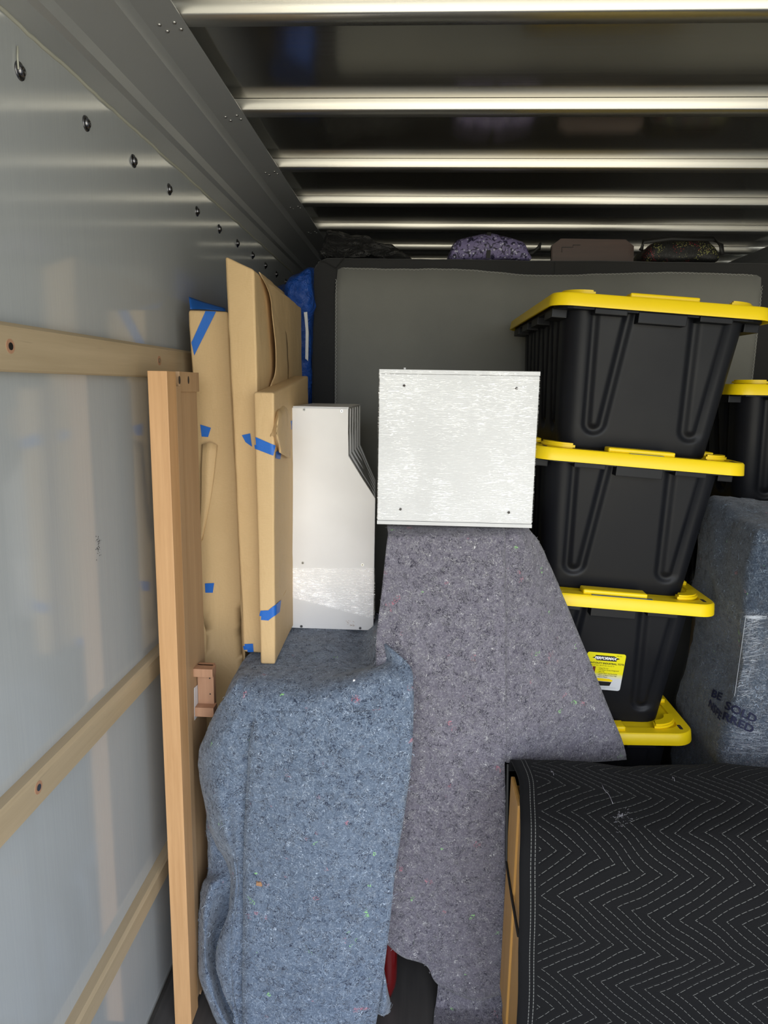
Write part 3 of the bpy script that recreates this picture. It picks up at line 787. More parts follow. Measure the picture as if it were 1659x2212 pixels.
# ------------------------------------------------------------------ white film-wrapped box
yb = 1.50
cTL, cTR, cBR, cBL = P(820, 797, yb), P(1169, 803, yb), P(1148, 1141, yb), P(815, 1132, yb)
wbx = thing('storage_cube', ((cBL.x+cBR.x)/2, 1.66, cBL.z), 'white square cabinet box wrapped in clear stretch film on the mauve-grey blanket', 'box')
x0, x1, z0, z1 = cBL.x, cBR.x, (cBL.z+cBR.z)/2, (cTL.z+cTR.z)/2
obj('cabinet_body', box(x0, x1, yb+.002, yb+.33, z0+.0085, z1-.0095, .0008), M['whitebox'], wbx)
obj('top_panel', box(x0-.0008, x1+.0008, yb, yb+.332, z1-.009, z1, .0008), M['whitebox'], wbx)
obj('bottom_panel', box(x0-.0008, x1+.0008, yb, yb+.332, z0, z0+.008, .0008), M['whitebox'], wbx)
for u, v in ((873, 833), (1116, 839), (865, 1100), (1099, 1107)):
    q = P(u, v, yb); bm = bmesh.new(); cyl(bm, q+Vector((0, .002, 0)), (0, -1, 0), .0028, .003, 14); obj('screw', bm, M['hole'], wbx)
bm = bmesh.new(); q = P(874, 797, yb); cyl(bm, (q.x, yb+.01, z1-.001), (0, 0, 1), .0026, .005, 12); obj('peg', bm, M['whitebox'], wbx)
bm = bmesh.new(); soft(bm, box8(x0-.0016, x1+.0016, yb-.0016, yb+.334, z0+.012, z1-.002), .002, .009, .0011, 30)
obj('stretch_film', bm, M['filmw'], wbx, True)

# ------------------------------------------------------------------ totes
def rr(w, l, r, n=6, per=0):
    """rounded rectangle outline, ccw, with straight sides subdivided"""
    pts = []
    cs = ((w/2-r, l/2-r, 0), (-w/2+r, l/2-r, 90), (-w/2+r, -l/2+r, 180), (w/2-r, -l/2+r, 270))
    for i, (cx_, cy_, a0) in enumerate(cs):
        for k in range(n+1):
            a = math.radians(a0+90*k/n); pts.append((cx_+r*math.cos(a), cy_+r*math.sin(a)))
        if per:
            nx_ = cs[(i+1) % 4]; a = math.radians(nx_[2]); e_ = (nx_[0]+r*math.cos(a), nx_[1]+r*math.sin(a)); s_ = pts[-1]
            for k in range(1, per): pts.append((s_[0]+(e_[0]-s_[0])*k/per, s_[1]+(e_[1]-s_[1])*k/per))
    return pts
TH = .368
def groove(s, z, sgn):
    """distance from the U-shaped groove outline in (s,z) where s is across from the U centre"""
    zb = .075; top = .33; k = (z-zb)/(top-zb); hw = .019+.021*max(0, k)
    if z < zb: return abs(math.hypot(s, z-zb)-.019)
    return abs(abs(s)-hw)
def tote_body():
    bm = bmesh.new(); NZ = 96; PERN = 84; ZB = TH-.028; rings = []
    base = rr(1, 1, .1, 6, PERN)
    for i in range(NZ+1):
        t_ = i/NZ; z = ZB*t_
        tt = max(t_, .0); w_ = .368+.062*tt; l_ = .615+.075*tt; rad = .045+.01*tt
        if t_ < .04: k = 1-t_/.04; w_ -= .016*k*k; l_ -= .016*k*k
        o_ = rr(w_, l_, rad, 6, PERN); ring = []
        for (x, y) in o_:
            d = 1e9; n = None
            if abs(y) > l_/2-.004:      # short faces
                for cs in (-.110, .126):
                    c_ = cs*(-1 if y > 0 else 1)
                    d = min(d, groove((x-c_*1.0), z, 1))
                n = (0, -math.copysign(1, y))
            elif abs(x) > w_/2-.004:
                for cs in (-.20, -.07, .07, .20): d = min(d, groove(y-cs, z, 1))
                n = (-math.copysign(1, x), 0)
            if n and d < .017:
                h = .008*(.5+.5*math.cos(math.pi*d/.017)); x += n[0]*h; y += n[1]*h
            ring.append(bm.verts.new((x, y, z)))
        rings.append(ring)
    N_ = len(rings[0])
    for i in range(NZ):
        for k in range(N_): bm.faces.new((rings[i][k], rings[i][(k+1) % N_], rings[i+1][(k+1) % N_], rings[i+1][k]))
    bm.faces.new(rings[0][::-1])
    # inner rim so it is not paper thin at the top
    top2 = [bm.verts.new((v.co.x*.97, v.co.y*.98, ZB)) for v in rings[-1]]
    for k in range(N_): bm.faces.new((rings[-1][k], rings[-1][(k+1) % N_], top2[(k+1) % N_], top2[k]))
    bm.faces.new(top2)
    return bm
def tote_lip():
    bm = bmesh.new(); ZB = TH-.028
    # flange under the lid
    prism(bm, rr(.488, .742, .05), 'z', ZB-.006, ZB+.004, 0, .001)
    return bm
def tote_tab(x0_, x1_, y0_, y1_, h, hang=.016):
    bm = bmesh.new(); ZB = TH-.030; bx(bm, x0_, x1_, y0_, y1_, ZB-h, ZB, .0025); return bm
def tote_lid():
    bm = bmesh.new(); z0_, z1_ = TH-.030, TH
    o1 = rr(.514, .768, .050, 8); o0 = rr(.520, .774, .053, 8); o2 = rr(.506, .760, .046, 8); ins = rr(.452, .700, .03, 8); ins2 = rr(.446, .694, .028, 8)
    prof = [(o0, z0_), (o0, z0_+.002), (o1, z1_-.004), (o2, z1_), (ins, z1_), (ins2, z1_-.010)]
    rings = [[bm.verts.new((x, y, z)) for x, y in o_] for o_, z in prof]
    low = [[bm.verts.new((x, y, z)) for x, y in o_] for o_, z in ((rr(.512, .766, .05, 8), z0_), (rr(.506, .76, .048, 8), z1_-.005))]
    N_ = len(rings[0])
    def band(a, b):
        for k in range(N_): bm.faces.new((a[k], a[(k+1) % N_], b[(k+1) % N_], b[k]))
    for a, b in zip(rings, rings[1:]): band(a, b)
    bm.faces.new(rings[-1]); band(low[0], rings[0]); band(low[1], low[0]); bm.faces.new(low[1][::-1])
    # bumps: one on each edge and a hooked one at each corner
    for sy in (-1, 1):
        bx(bm, -.080, .080, sy*.350-.020, sy*.350+.020, z1_-.002, z1_+.011, .006, 0, 3)
        for sx_ in (-1, 1):
            pol = []
            cx_, cy_ = sx_*.166, sy*.296; 
            R1, R2 = .062, .038
            a0 = {(-1, -1): 180, (1, -1): 270, (1, 1): 0, (-1, 1): 90}[(sx_, sy)]
            for k in range(0, 9): a = math.radians(a0-8+106*k/8); pol.append((cx_+R1*math.cos(a), cy_+R1*math.sin(a)))
            for k in range(8, -1, -1): a = math.radians(a0-8+106*k/8); pol.append((cx_+R2*math.cos(a), cy_+R2*math.sin(a)))
            prism(bm, pol, 'z', z1_-.002, z1_+.012, 0, .004)
    for sx_ in (-1, 1):
        for cy_ in (-.13, .13): bx(bm, sx_*.226-.016, sx_*.226+.016, cy_-.07, cy_+.07, z1_-.002, z1_+.010, .005, 0, 3)
    return bm
def tote(loc, rot, label, sticker=False):
    r = thing('storage_tote', loc, label, 'storage tote', 'black storage totes with yellow lids', rot)
    return r
proto = tote((.534, 2.064, 1.362), (0, .064, .008), 'topmost black storage tote with a yellow lid, highest of the tall stack')
o = obj('body', tote_body(), M['plastic'], proto, local=True); autosmooth(o, 50)
obj('rim', tote_lip(), M['plastic'], proto, local=True)
o = obj('lid', tote_lid(), M['yellow'], proto, local=True); autosmooth(o, 40)
for a in ((-.158, -.083, -.378, -.335, .013), (.083, .158, -.378, -.335, .013), (-.158, -.083, .335, .378, .013), (.083, .158, .335, .378, .013),
          (-.246, -.21, -.32, -.22, .022), (-.246, -.21, -.12, -.02, .022), (-.246, -.21, .05, .15, .022), (-.246, -.21, .22, .32, .022), (.21, .246, -.32, -.22, .022), (.21, .246, -.1, .0, .022), (.21, .246, .2, .3, .022)):
    obj('latch_tab', tote_tab(*a), M['plastic'], proto, local=True)
for sy in (-1, 1):
    obj('handle', tote_tab(-.056, .056, min(sy*.335, sy*.374), max(sy*.335, sy*.374), .026), M['plastic'], proto, local=True)
    for sx_ in (-1, 1):
        bm = bmesh.new()
        c_ = Vector((sx_*.2275, sy*.345, TH+.0002)); pol = []
        for k in range(16):
            a = 2*math.pi*k/16; px_, py_ = .0045*math.copysign(min(1, abs(math.cos(a))*1.3), math.cos(a)), .012*math.copysign(min(1, abs(math.sin(a))*1.3), math.sin(a)); pol.append((c_.x+px_, c_.y+py_))
        prism(bm, pol, 'z', TH-.0006, TH+.0006); obj('lid_slot', bm, M['hole'], proto, local=True)
def copy_tree(o, parent=None):
    c_ = o.copy(); COL.objects.link(c_)
    if parent: c_.parent = parent
    for ch in list(o.children): copy_tree(ch, c_)
    return c_
def place(loc, rot, label):
    c_ = copy_tree(proto); c_.location = loc; c_.rotation_euler = rot; c_['label'] = label; return c_
t2 = place((.508, 2.064, 1.004), (0, .066, .010), 'black storage tote with a yellow lid, second from the top of the tall stack')
t3 = place((.474, 2.064, .650), (0, .058, .012), 'black storage tote with a printed yellow label on its front, third in the stack')
t4 = place((.472, 2.064, .288), (0, -.015, .02), 'lowest visible tote, its yellow lid just above the black quilted blanket')
s1 = place((1.120, 2.37, 1.178), (0, .0, .01), 'black storage tote with a yellow lid behind the slate blanket bundle at right edge')
s2 = place((1.120, 2.37, .822), (0, .0, .0), 'black storage tote under the rear right tote, hidden low behind the blanket bundle')
bm = box(.28, .66, 1.72, 2.36, .002, .285, .004)
kb = obj('cardboard_box', bm, M['kraft']); tag(kb, 'low brown cardboard box at the bottom of the tall tote stack', 'box')
bm = box(1.0, 1.34, 2.12, 2.45, .002, .82, .004)
kb = obj('cardboard_box', bm, M['kraft']); tag(kb, 'tall brown cardboard box beneath the rear right totes', 'box')

# blue labels (tape strips) on lids
def lid_tape(t_, x0_, x1_, n=1):
    bm = bmesh.new(); bx(bm, x0_, x1_, -.3795, -.3715+.001, TH-.0003, TH+.0008)
    o = obj('name_tape', bm, M['bluet'], t_, local=True)
M['bluet'] = plain('navy_tape', (.03, .085, .22), .5)
for t_, a, b in ((t2, -.03, .05), (t3, -.06, .09), (t4, -.10, .045)): lid_tape(t_, a, b)

# printed label on the front of tote 3 (local front-face coordinates)
lab = None
def label_on(t_):
    zc_, xc_ = .155, .028; W_, H_ = .112, .103
    # front face plane: y = -(l/2) with l = .615+.075*t
    def Y_(z): return -(.615+.075*(z/(TH-.028)))/2
    root = bpy.data.objects.new('front_label', None); COL.objects.link(root); root.parent = t_
    def pt_(s, q, off):   # s,q in label units (0..1, 0..1 from bottom-left)
        x = xc_+(s-.5)*W_*1.0; z = zc_+(q-.5)*H_
        return Vector((x, Y_(z)-off, z))
    def poly(name, pts, mat, off, th=.0002):
        bm = bmesh.new(); A_ = [bm.verts.new(pt_(s, q, off)) for s, q in pts]; bm.faces.new(A_)
        return bm
    return root, pt_
M['lyel'] = plain('label_yellow', (.80, .70, .01), .35); M['lwhite'] = plain('label_white', (.62, .63, .66), .35)
M['lblack'] = plain('label_black', (.012, .012, .012), .4); M['lmaroon'] = plain('label_maroon', (.13, .02, .01), .4); M['lw2'] = plain('label_bright_white', (.85, .85, .85), .4)
# body is 3-D solid: make the label base as the 'front_label' mesh, the print as its children
zc_, xc_ = .150, .012; W_, H_ = .100, .106; LT = .0
def Yf(z): return -(.615+.075*(z/(TH-.028)))/2
def lp(s, q, off): x = xc_+(s-.5)*W_; z = zc_+(q-.5)*H_; return Vector((x, Yf(z)-.0006-off, z))
def lpoly(bm, pts, off, mi=0):
    f = bm.faces.new([bm.verts.new(lp(s, q, off)) for s, q in pts]); f.material_index = mi; return f
bm = bmesh.new(); rc = []
for cx_, cy_, a0 in ((.94, .94, 0), (.06, .94, 90), (.06, .06, 180), (.94, .06, 270)):
    for k in range(5): a = math.radians(a0+22.5*k); rc.append((cx_+.06*math.cos(a), cy_+.06*math.sin(a)))
f = lpoly(bm, rc, 0)
r = bmesh.ops.extrude_face_region(bm, geom=[f]); bmesh.ops.translate(bm, verts=[g for g in r['geom'] if isinstance(g, bmesh.types.BMVert)], vec=(0, .0005, 0))
tl = NT('label_paper'); mq = tl.mrange(t.math('ADD', 0, 0) if False else tl.n('SeparateXYZ').outputs[2], 0, 1)
sepn = [n_ for n_ in tl.t.nodes if n_.type == 'SEPXYZ'][0]; tl.t.links.new(tl.co(), sepn.inputs[0])
mq = tl.mrange(sepn.outputs[2], zc_-.5*H_+.30*H_, zc_-.5*H_+.46*H_)
tl.p(base=tl.mix(mq, (.60, .61, .64), (.78, .70, .01)), rough=.35)
lb = obj('front_label', bm, tl.m, t3, local=True, label='yellow printed product label')
def ltext(s, sx_, sy_, size, mat, off=.0006, shear=0, bold=0, align='LEFT', name='printed_text', space=1.0):
    vs_, fs_ = text_mesh(s, size, bold, align, shear, space); bm = bmesh.new()
    V_ = [bm.verts.new(lp(sx_+x, sy_+y*(W_/H_), off)) for x, y, z in vs_]
    for f_ in fs_:
        try: bm.faces.new([V_[i] for i in f_])
        except ValueError: pass
    return obj(name, bm, mat, lb, local=True)
bm = bmesh.new(); lpoly(bm, [(.14, .86), (.22, .885), (.22, .93), (.70, .93), (.76, .90), (.86, .865), (.78, .84), (.78, .79), (.26, .79), (.24, .83)], .0003); obj('banner', bm, M['lblack'], lb, local=True)
ltext('PERFORMAX', .20, .825, .105, M['lw2'], .0006, .3, .004, space=.92)
ltext('HEAVY-DUTY INDUSTRIAL TOTE', .03, .70, .066, M['lblack'], bold=.002, space=.98)
ltext('30-1/4" W x 20-1/4" D x 14-1/2" H', .14, .645, .042, M['lblack'])
ltext('645-1521', .76, .93, .038, M['lblack'])
bm = bmesh.new(); lpoly(bm, [(.03, .42), (.27, .42), (.27, .62), (.03, .62)], .0003); obj('capacity_box', bm, M['lmaroon'], lb, local=True)
ltext('27', .07, .52, .13, M['lw2'], bold=.004); ltext('GALLON', .06, .45, .052, M['lw2'])
for i, s_ in enumerate(('\u2022 Snap On Lid', '\u2022 Tie Down Areas Integrated', '  Into Lid', '\u2022 Stacks Flush and Stackable', '\u2022 Made of Heavy Duty High', '  Impact Plastic')):
    ltext(s_, .34, .575-i*.047, .046, M['lblack'])
bm = bmesh.new(); lpoly(bm, [(.28, .29), (.36, .235), (.74, .235), (.78, .27), (.68, .31), (.36, .315)], .0003); obj('tote_picture', bm, M['yellow'], lb, local=True)
bm = bmesh.new(); lpoly(bm, [(.30, .245), (.36, .228), (.745, .228), (.71, .12), (.38, .105)], .00035); obj('tote_picture', bm, M['lblack'], lb, local=True)
bm = bmesh.new()
for a, b, c in ((.36, .88, .075), (.42, .62, .05)): lpoly(bm, [(a, c), (b, c-.01), (b, c), (a, c+.01)], .0003)
obj('fine_print', bm, M['shade_print_grey'], lb, local=True)

# ------------------------------------------------------------------ blue-grey moving blanket (left)
def zrow(y, z, xs): return [Vector((x, y, z)) for x in xs]
def prow(*a): return [P(*q) for q in a]
bm = bmesh.new()
rows = [
    [Vector((-.405, 1.95, .70)), Vector((-.39, 1.95, .864)), Vector((-.36, 1.95, .868)), Vector((-.28, 1.95, .868)), Vector((-.20, 1.95, .868)), Vector((-.14, 1.95, .868)), Vector((-.09, 1.95, .868))],
    [Vector((-.41, 1.76, .70)), Vector((-.385, 1.76, .864)), Vector((-.345, 1.76, .868)), Vector((-.28, 1.76, .867)), Vector((-.20, 1.76, .866)), Vector((-.13, 1.74, .862)), P(819, 1364, 1.60)],
    [Vector((-.475, 1.58, .70)), Vector((-.425, 1.58, .84)), Vector((-.35, 1.57, .868)), Vector((-.28, 1.57, .867)), Vector((-.19, 1.57, .865)), Vector((-.105, 1.57, .868)), P(836, 1394, 1.468)],
    [Vector((-.475, 1.53, .69)), P(497, 1487, 1.44), P(530, 1478, 1.43), P(590, 1484, 1.425), P(690, 1484, 1.42), P(815, 1452, 1.43), P(886, 1440, 1.44)],
    [Vector((-.48, 1.52, .67)), P(469, 1532, 1.45), P(500, 1540, 1.40), P(548, 1540, 1.385), P(690, 1540, 1.372), P(812, 1535, 1.375), P(892, 1500, 1.40)],
    [Vector((-.48, 1.52, .60)), P(440, 1594, 1.46), P(476, 1600, 1.39), P(540, 1600, 1.385), P(690, 1600, 1.368), P(810, 1600, 1.37), P(890, 1590, 1.39)],
    [Vector((-.48, 1.52, .54)), P(427, 1655, 1.47), P(462, 1665, 1.40), P(536, 1665, 1.385), P(690, 1665, 1.366), P(806, 1665, 1.37), P(884, 1665, 1.39)],
    [Vector((-.47, 1.52, .48)), P(440, 1735, 1.46), P(478, 1740, 1.37), P(532, 1740, 1.395), P(688, 1740, 1.366), P(800, 1740, 1.37), P(872, 1750, 1.39)],
    [Vector((-.46, 1.52, .38)), P(462, 1810, 1.45), P(492, 1810, 1.375), P(529, 1815, 1.395), P(686, 1815, 1.366), P(792, 1815, 1.37), P(861, 1820, 1.385)],
    [Vector((-.45, 1.52, .30)), P(497, 1875, 1.43), P(510, 1875, 1.40), P(528, 1880, 1.40), P(684, 1880, 1.366), P(786, 1880, 1.37), P(852, 1885, 1.38)],
    [Vector((-.44, 1.50, .22)), P(496, 1950, 1.41), P(510, 1950, 1.385), P(527, 1955, 1.39), P(682, 1955, 1.366), P(778, 1960, 1.37), P(843, 1965, 1.375)],
    [Vector((-.44, 1.48, .12)), P(464, 2060, 1.40), P(490, 2060, 1.36), P(526, 2060, 1.38), P(680, 2060, 1.364), P(770, 2060, 1.37), P(832, 2060, 1.372)],
    [Vector((-.44, 1.46, .06)), P(476, 2130, 1.38), P(500, 2140, 1.36), P(526, 2140, 1.375), P(680, 2140, 1.36), P(764, 2140, 1.366), P(821, 2140, 1.37)],
    [Vector((-.43, 1.44, .02)), P(505, 2195, 1.38), P(515, 2215, 1.37), P(526, 2230, 1.365), P(680, 2245, 1.355), P(758, 2240, 1.36), P(808, 2225, 1.365)],
]
sheet(bm, rows, 8, 8, .006, 7)
# overlapping front panel whose hem makes the vertical line
fr_ = [[p+Vector((0, -.015, 0)) for p in r[3:]] for r in rows[4:]]
for i, r in enumerate(fr_):
    r[0] = r[0]+Vector((.001, .001, 0)); r[-1] = r[-1]+Vector((.002, .006, 0))
fr_[0] = [p+Vector((0, .016, .004)) for p in fr_[0]]
sheet(bm, fr_, 8, 8, .003, 8)
# lower left lobe hanging behind
lob = [prow((446, 1740, 1.50), (462, 1740, 1.48), (490, 1740, 1.48), (545, 1740, 1.47)),
       prow((447, 1830, 1.50), (458, 1830, 1.48), (486, 1830, 1.48), (545, 1830, 1.46)),
       prow((447, 1885, 1.49), (470, 1880, 1.47), (500, 1880, 1.46), (545, 1880, 1.45)),
       prow((432, 1915, 1.48), (455, 1915, 1.43), (495, 1915, 1.45), (545, 1915, 1.45)),
       prow((428, 1990, 1.47), (444, 1990, 1.41), (476, 1990, 1.47), (545, 1990, 1.47)),
       prow((426, 2070, 1.46), (444, 2070, 1.40), (470, 2070, 1.46), (545, 2070, 1.47)),
       prow((433, 2130, 1.44), (452, 2130, 1.385), (480, 2130, 1.44), (545, 2130, 1.45)),
       prow((455, 2185, 1.42), (476, 2190, 1.375), (500, 2200, 1.41), (545, 2190, 1.43)),
       prow((484, 2235, 1.385), (502, 2235, 1.37), (520, 2238, 1.39), (545, 2235, 1.41))]
sheet(bm, lob, 8, 8, .005, 9)
# curled bottom corner
cur = [prow((812, 2080, 1.40), (826, 2085, 1.38), (830, 2100, 1.40)), prow((812, 2120, 1.39), (832, 2120, 1.37), (838, 2140, 1.40)), prow((808, 2160, 1.385), (832, 2165, 1.36), (843, 2170, 1.39)), prow((806, 2182, 1.385), (824, 2194, 1.37), (840, 2190, 1.40))]
sheet(bm, cur, 6, 6, .003, 9, thick=.006)
bl = obj('moving_blanket', bm, M['bluefelt'], None, False); bl.data.polygons.foreach_set('use_smooth', [True]*len(bl.data.polygons))
tag(bl, 'blue-grey recycled felt moving blanket draped under the white organizer', 'moving blanket', 'felt moving blankets')
fib1 = bl
bvBl = None
# wood flecks caught on the blanket: they are loose crumbs on the felt
bm = bmesh.new(); bm.from_mesh(bl.data); bvBl = BVHTree.FromBMesh(bm); bm.free()
h = bvBl.ray_cast(CAM, ray(560, 1908).normalized())
bm = bmesh.new(); soft(bm, [h[0]+Vector(q) for q in ((-.007, -.004, -.004), (.007, -.004, -.005), (.007, .001, -.005), (-.007, .001, -.003), (-.006, -.003, .004), (.005, -.003, .004), (.005, .001, .004), (-.006, .001, .004))], .001, .003, .0015, 300)
o = obj('bark_chip', bm, M['bark'], None, True); tag(o, 'tiny brown bark chip stuck on the blue-grey blanket', 'bark chip')
h = bvBl.ray_cast(CAM, ray(765, 1470).normalized())
bm = bmesh.new(); soft(bm, [h[0]+Vector(q) for q in ((-.003, -.003, -.002), (.003, -.003, -.003), (.003, .001, -.002), (-.002, .001, -.002), (-.002, -.003, .003), (.002, -.003, .003), (.002, .001, .003), (-.002, .001, .003))], .0006, .002, .0006, 300)
o = obj('foam_crumb', bm, M['paper'], None, True); tag(o, 'tiny white crumb on the front crest of the blue-grey blanket', 'crumb')

fibres(bl, 4200, M['fl_b'], 1, r=.00030, ln=(.007, .022))
fibres(bl, 2200, M['fl_d'], 2, r=.00042, ln=(.006, .016), name='dark_fibers')
# ------------------------------------------------------------------ mauve-grey moving blanket (centre)
bm = bmesh.new(); YP = 1.478
def lin(u0, u1, us, v, y): return [P(u0+(u1-u0)*s_, v, y) for s_ in us]
SS = (0, .14, .36, .47, .74, 1)
zr = cBL.z
rows = [[Vector((x, 1.92, zr-.003-(.017 if x > .25 else 0))) for x in (-.066, -.03, .02, .06, .12, .185, .195, .22, .262)],
        [Vector((x, 1.60, zr-.004-(.007 if x > .25 else 0))) for x in (-.068, -.03, .02, .06, .12, .185, .195, .22, .256)]]
WR = {1152: (1082, 1115, 1.51, 1146, 1.55), 1185: (1083, 1130, 1.51, 1170, 1.57), 1280: (1086, 1150, 1.535, 1212, 1.60), 1400: (1087, 1175, 1.54, 1262, 1.61), 1520: (1088, 1205, 1.545, 1308, 1.62)}
for v, ul, y in ((1152, 838, 1.493), (1185, 834, 1.480), (1280, 824, 1.478), (1400, 812, 1.478), (1520, 820, 1.475)):
    ur, ua, ya, ub, yb_ = WR[v]
    rows.append(lin(ul, ur, SS, v, y)+[P(ur+10, v-1, y+.022), P(ua, v-2, ya), P(ub, v-6, yb_)])
rows.append(lin(834, 1090, SS, 1640, 1.472)+[P(1100, 1648, 1.484), P(1205, 1652, 1.545), P(1354, 1641, 1.62)])
for v, ul, ur, y in ((1800, 838, 1093, 1.47), (1950, 832, 1092, 1.47)):
    rows.append(lin(ul, ur, SS, v, y)+[P(ur+10, v, y+.012), P(1205, v, 1.55), P(1352, v, 1.62)])
rows.append(prow((828, 2000, 1.47), (866, 2010, 1.47), (920, 2030, 1.47), (945, 2050, 1.468), (1020, 2070, 1.465), (1090, 2060, 1.468), (1100, 2060, 1.48), (1200, 2060, 1.5), (1300, 2060, 1.5)))
rows.append(prow((826, 2030, 1.47), (868, 2066, 1.472), (920, 2086, 1.472), (945, 2125, 1.468), (1020, 2160, 1.462), (1086, 2150, 1.468), (1096, 2150, 1.48), (1200, 2160, 1.5), (1300, 2160, 1.5)))
sheet(bm, rows, 8, 8, .004, 7, skip=lambda i, j: i >= 7 and j >= 5)
low = [prow((934, 2040, 1.50), (1010, 2040, 1.50), (1096, 2030, 1.505)), prow((946, 2110, 1.50), (1015, 2110, 1.497), (1092, 2100, 1.505)), prow((942, 2165, 1.49), (1010, 2165, 1.488), (1090, 2150, 1.495)), prow((938, 2192, 1.475), (1010, 2195, 1.47), (1090, 2200, 1.455)), prow((934, 2250, 1.41), (1010, 2250, 1.40), (1090, 2250, 1.40))]
low = [[Vector((p.x, p.y, max(p.z, .008))) for p in r] for r in low]
sheet(bm, low, 8, 6, .004, 10)
o = obj('moving_blanket', bm, M['greyfelt'], None, False); o.data.polygons.foreach_set('use_smooth', [True]*len(o.data.polygons))
tag(o, 'mauve-grey felt moving blanket hanging below the white square box', 'moving blanket', 'felt moving blankets')
fibres(o, 3600, M['fl_g'], 3, r=.00026, ln=(.005, .016))
fibres(o, 2000, M['fl_k'], 4, r=.00036, ln=(.004, .010), name='dark_fibers')
# red furniture under it: only one leg shows
rt = thing('red_cabinet', (.07, 1.70, 0), 'glossy dark red piece of furniture, one rounded leg showing between the blankets', 'cabinet')
obj('cabinet_body', box(-.045, .175, 1.53, 1.88, .22, zr-.02, .02), M['redwood'], rt)
def rleg(x, y):
    bm = bmesh.new(); pr = ((.20, .020), (.16, .020), (.12, .0205), (.085, .0208), (.055, .0208), (.032, .018), (.014, .012), (.001, .009))
    tube(bm, [(x-.0*(.2-z), y, z+.03) if z > .15 else (x, y, z) for z, r_ in [(.25, 0)]+[(z_, 0) for z_, r__ in pr]], [.020]+[r_ for z, r_ in pr], 20)
    o_ = obj('leg', bm, M['redwood'], rt, True)
lx = P(840, 2100, 1.52).x
rleg(lx, 1.52); rleg(.17, 1.53); rleg(lx, 1.88); rleg(.17, 1.88)

# ------------------------------------------------------------------ dresser with black quilted blanket (right)
dr = thing('dresser', (.7, 1.34, 0), 'honey coloured wooden dresser, mostly hidden under the black quilted blanket', 'dresser')
xl = .232
obj('carcass', box(xl+.004, 1.34, 1.235, 1.45, .03, .64, .003), M['honey'], dr)
bm = bmesh.new(); prism(bm, [(1.195, 0), (1.325, 0), (1.325, .684), (1.262, .672), (1.222, .640), (1.200, .585)], 'x', xl-.002, xl+.006, 0, .001); obj('side_stile', bm, M['honey'], dr)
obj('side_panel', box(xl-.006, xl+.004, 1.332, 1.445, .12, .665, .005), M['honey'], dr)
bm = bmesh.new(); xs_ = xl-.008
tube(bm, [PX(1097, 1650, xs_), PX(1094, 1860, xs_), PX(1106, 1940, xs_), PX(1120, 2022, xs_)], .0035, 6); obj('strap', bm, M['strap'], dr)
bm = bmesh.new()
YZ = ((1.478, .662), (1.462, .694), (1.42, .706), (1.36, .706), (1.295, .698), (1.235, .673), (1.195, .622), (1.178, .55), (1.170, .46), (1.165, .36), (1.160, .26), (1.155, .15), (1.15, .02))
edge = {0: 1098, 1: 1103, 2: 1110, 3: 1121, 4: 1123, 5: 1124, 6: 1122, 7: 1122, 8: 1120, 9: 1119, 10: 1112, 11: 1104, 12: 1100}
def vof(y, z):
    d = ROT.transposed() @ (Vector((.22, y, z))-CAM); return CY-F*d.y/-d.z
rows = []
for i, (y, z) in enumerate(YZ):
    e0 = P(edge[i], vof(y, z), y).x
    xs = [e0, e0+.10, e0+.25, e0+.45, e0+.70, e0+.95, 1.42]
    wv = (0, .004, -.004, .006, -.005, .004, 0)
    rows.append([Vector((x, y-(wv[k] if 5 < i else 0), z+(wv[k]*1.2 if i < 6 else 0)+(.004*min(1, k/2) if i < 4 else 0))) for k, x in enumerate(xs)])
sheet(bm, rows, 10, 8, .006, 7, thick=.006)
o = obj('quilted_blanket', bm, M['quilt'], None, False); o.data.polygons.foreach_set('use_smooth', [True]*len(o.data.polygons))
tag(o, 'black quilted moving blanket with zigzag stitching draped over the dresser', 'quilted blanket')

qb = o
bm = bmesh.new(); bm.from_mesh(qb.data); bvQ = BVHTree.FromBMesh(bm); bm.free(); rl = random.Random(11); bm = bmesh.new()
for k in range(60):
    u, v = 1345+rl.gauss(0, 9), 1766+rl.gauss(0, 9); h = bvQ.ray_cast(CAM, ray(u, v).normalized())
    if h[0] is None: continue
    p = h[0]-ray(u, v).normalized()*.0008; th = rl.uniform(0, 6.28); pts = []
    for i in range(6): pts.append(p.copy()); p = p+Vector((math.cos(th), 0, math.sin(th)*.8))*.0012; th += rl.gauss(0, .6)
    tube(bm, pts, .00018, 3)
for (u, v, L_) in ((1300, 1694, 40), (1190, 1662, 10), (1452, 1676, 9)):
    q = [bvQ.ray_cast(CAM, ray(u+L_*i/9*.6, v+L_*i/9+3*math.sin(i*.8)).normalized())[0] for i in range(10)]
    if all(x is not None for x in q): tube(bm, [x-(x-CAM).normalized()*.0012 for x in q], .0004, 4)
f_ = obj('lint', bm, M['fl_g'], qb, True); f_['kind'] = 'stuff'
# ------------------------------------------------------------------ film-wrapped blanket bundle (right edge)
bd = thing('wrapped_bundle', (1.08, 1.78, 0), 'slate-blue felt wrapped bundle in clear stretch film at the right edge', 'wrapped bundle')
bc = [(.758, 1.60, .0), (1.42, 1.585, .0), (1.42, 1.96, .0), (.775, 1.98, .0), (.800, 1.64, 1.205), (1.40, 1.62, 1.20), (1.40, 1.96, 1.24), (.800, 1.95, 1.235)]
def cB(a, b, c, x, nl):
    d = .010*math.sin(x.z*22+x.x*6)*(.4 if c > .8 else 1)
    d += .020*math.exp(-((x.z-.62-(x.x-.8)*-.35)/.05)**2)
    return d
bm = bmesh.new(); soft(bm, bc, .022, .022, .016, 5, extra=cB)
bvD = BVHTree.FromBMesh(bm); fc = obj('felt_cover', bm, M['darkfelt'], bd, True)
fibres(fc, 900, M['fl_w'], 6, r=.0004)
zc1 = 1.0
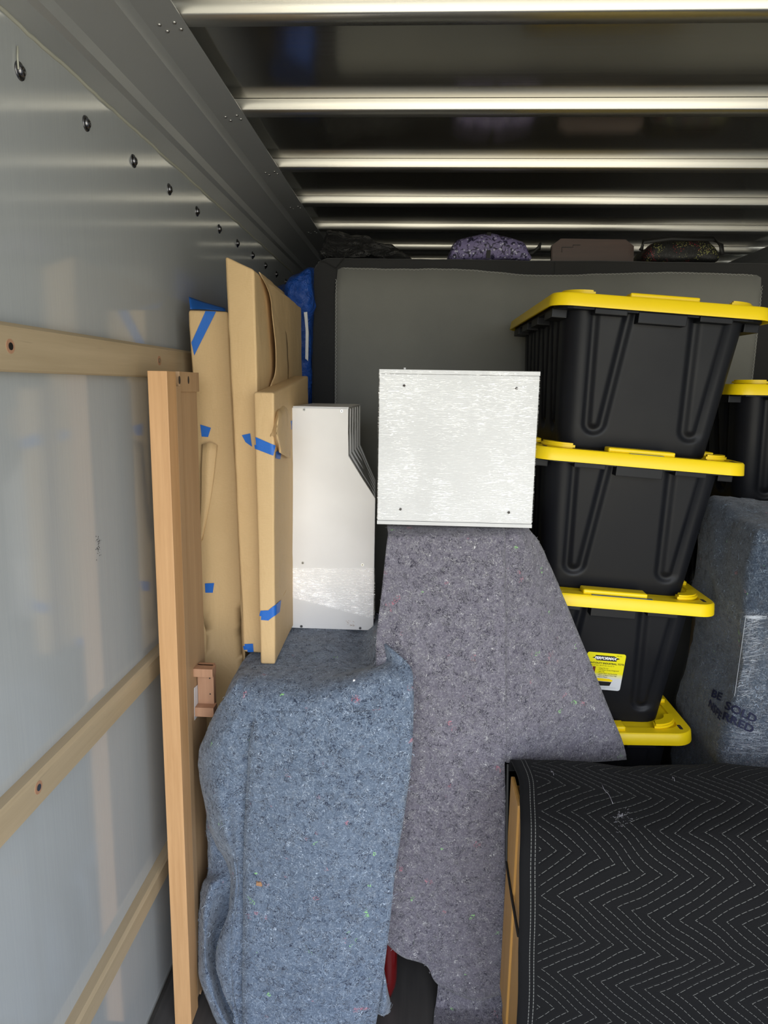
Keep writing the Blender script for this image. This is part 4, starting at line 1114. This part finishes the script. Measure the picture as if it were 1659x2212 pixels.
bcf = [(p[0]+(-.004 if p[0] < 1 else .004), p[1]+(-.004 if p[1] < 1.8 else .004), p[2]) for p in bc]
def lerp8(c, t_): return [tuple(Vector(c[i])) for i in range(4)]+[tuple(Vector(c[i]).lerp(Vector(c[i+4]), t_)) for i in range(4)]
bm = bmesh.new(); soft(bm, lerp8(bcf, .835), .024, .018, .016, 5, extra=lambda a, b, c, x, nl: cB(a, b, .5, x, nl)+.002*noise.noise(x*60))
bvF = BVHTree.FromBMesh(bm); obj('stretch_film', bm, M['filmb'], bd, True)
M['navy'] = plain('navy_ink', (.006, .008, .035), .8)
def btext(s, c4, bold=.03):
    vs_, fs_ = text_mesh(s, 1.0, bold)
    W2 = max(v[0] for v in vs_); H2 = .73; c4 = [Vector(q) for q in c4]; pp = []
    for x, y, z in vs_:
        a, b = x/W2, 1-y/H2; q = (c4[0]*(1-a)+c4[1]*a)*(1-b)+(c4[3]*(1-a)+c4[2]*a)*b; pp.append((q.x, q.y))
    obj('printed_text', decal(bvF, pp, fs_, .0012), M['navy'], bd)
btext('BE', [(1540, 1488), (1563, 1498), (1558, 1514), (1536, 1504)])
btext('SOLD', [(1570, 1513), (1637, 1546), (1631, 1562), (1565, 1530)])
btext('NSFE', [(1535, 1509), (1562, 1541), (1556, 1556), (1530, 1524)])
btext('RRED', [(1564, 1536), (1630, 1568), (1625, 1584), (1559, 1552)])

# pulled film: pale strands paint highlights on its wrinkles along the front corner
rnd = random.Random(5)
def on_film(u, v, off=.001):
    d = ray(u, v).normalized(); h = bvF.ray_cast(CAM, d)
    return h[0]-d*off if h[0] is not None else None
M['wrinkle_glint'] = plain('film_wrinkle', (.48, .51, .56), .2)
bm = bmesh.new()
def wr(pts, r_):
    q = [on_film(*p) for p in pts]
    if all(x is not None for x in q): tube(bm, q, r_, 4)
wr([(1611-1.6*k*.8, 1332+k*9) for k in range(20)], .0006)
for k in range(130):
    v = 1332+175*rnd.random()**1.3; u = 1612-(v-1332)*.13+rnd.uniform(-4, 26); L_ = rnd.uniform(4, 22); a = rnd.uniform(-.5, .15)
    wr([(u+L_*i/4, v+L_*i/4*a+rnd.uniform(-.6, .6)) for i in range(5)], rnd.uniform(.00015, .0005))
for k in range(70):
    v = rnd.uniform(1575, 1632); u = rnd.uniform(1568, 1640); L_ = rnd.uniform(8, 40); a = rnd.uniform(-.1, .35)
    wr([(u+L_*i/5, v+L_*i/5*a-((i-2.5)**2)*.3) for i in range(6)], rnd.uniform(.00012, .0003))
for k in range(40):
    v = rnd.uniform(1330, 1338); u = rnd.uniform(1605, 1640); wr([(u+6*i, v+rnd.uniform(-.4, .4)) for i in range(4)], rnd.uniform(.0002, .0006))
wrk = obj('film_wrinkle_glints', bm, M['wrinkle_glint'], bd, True); wrk['kind'] = 'stuff'
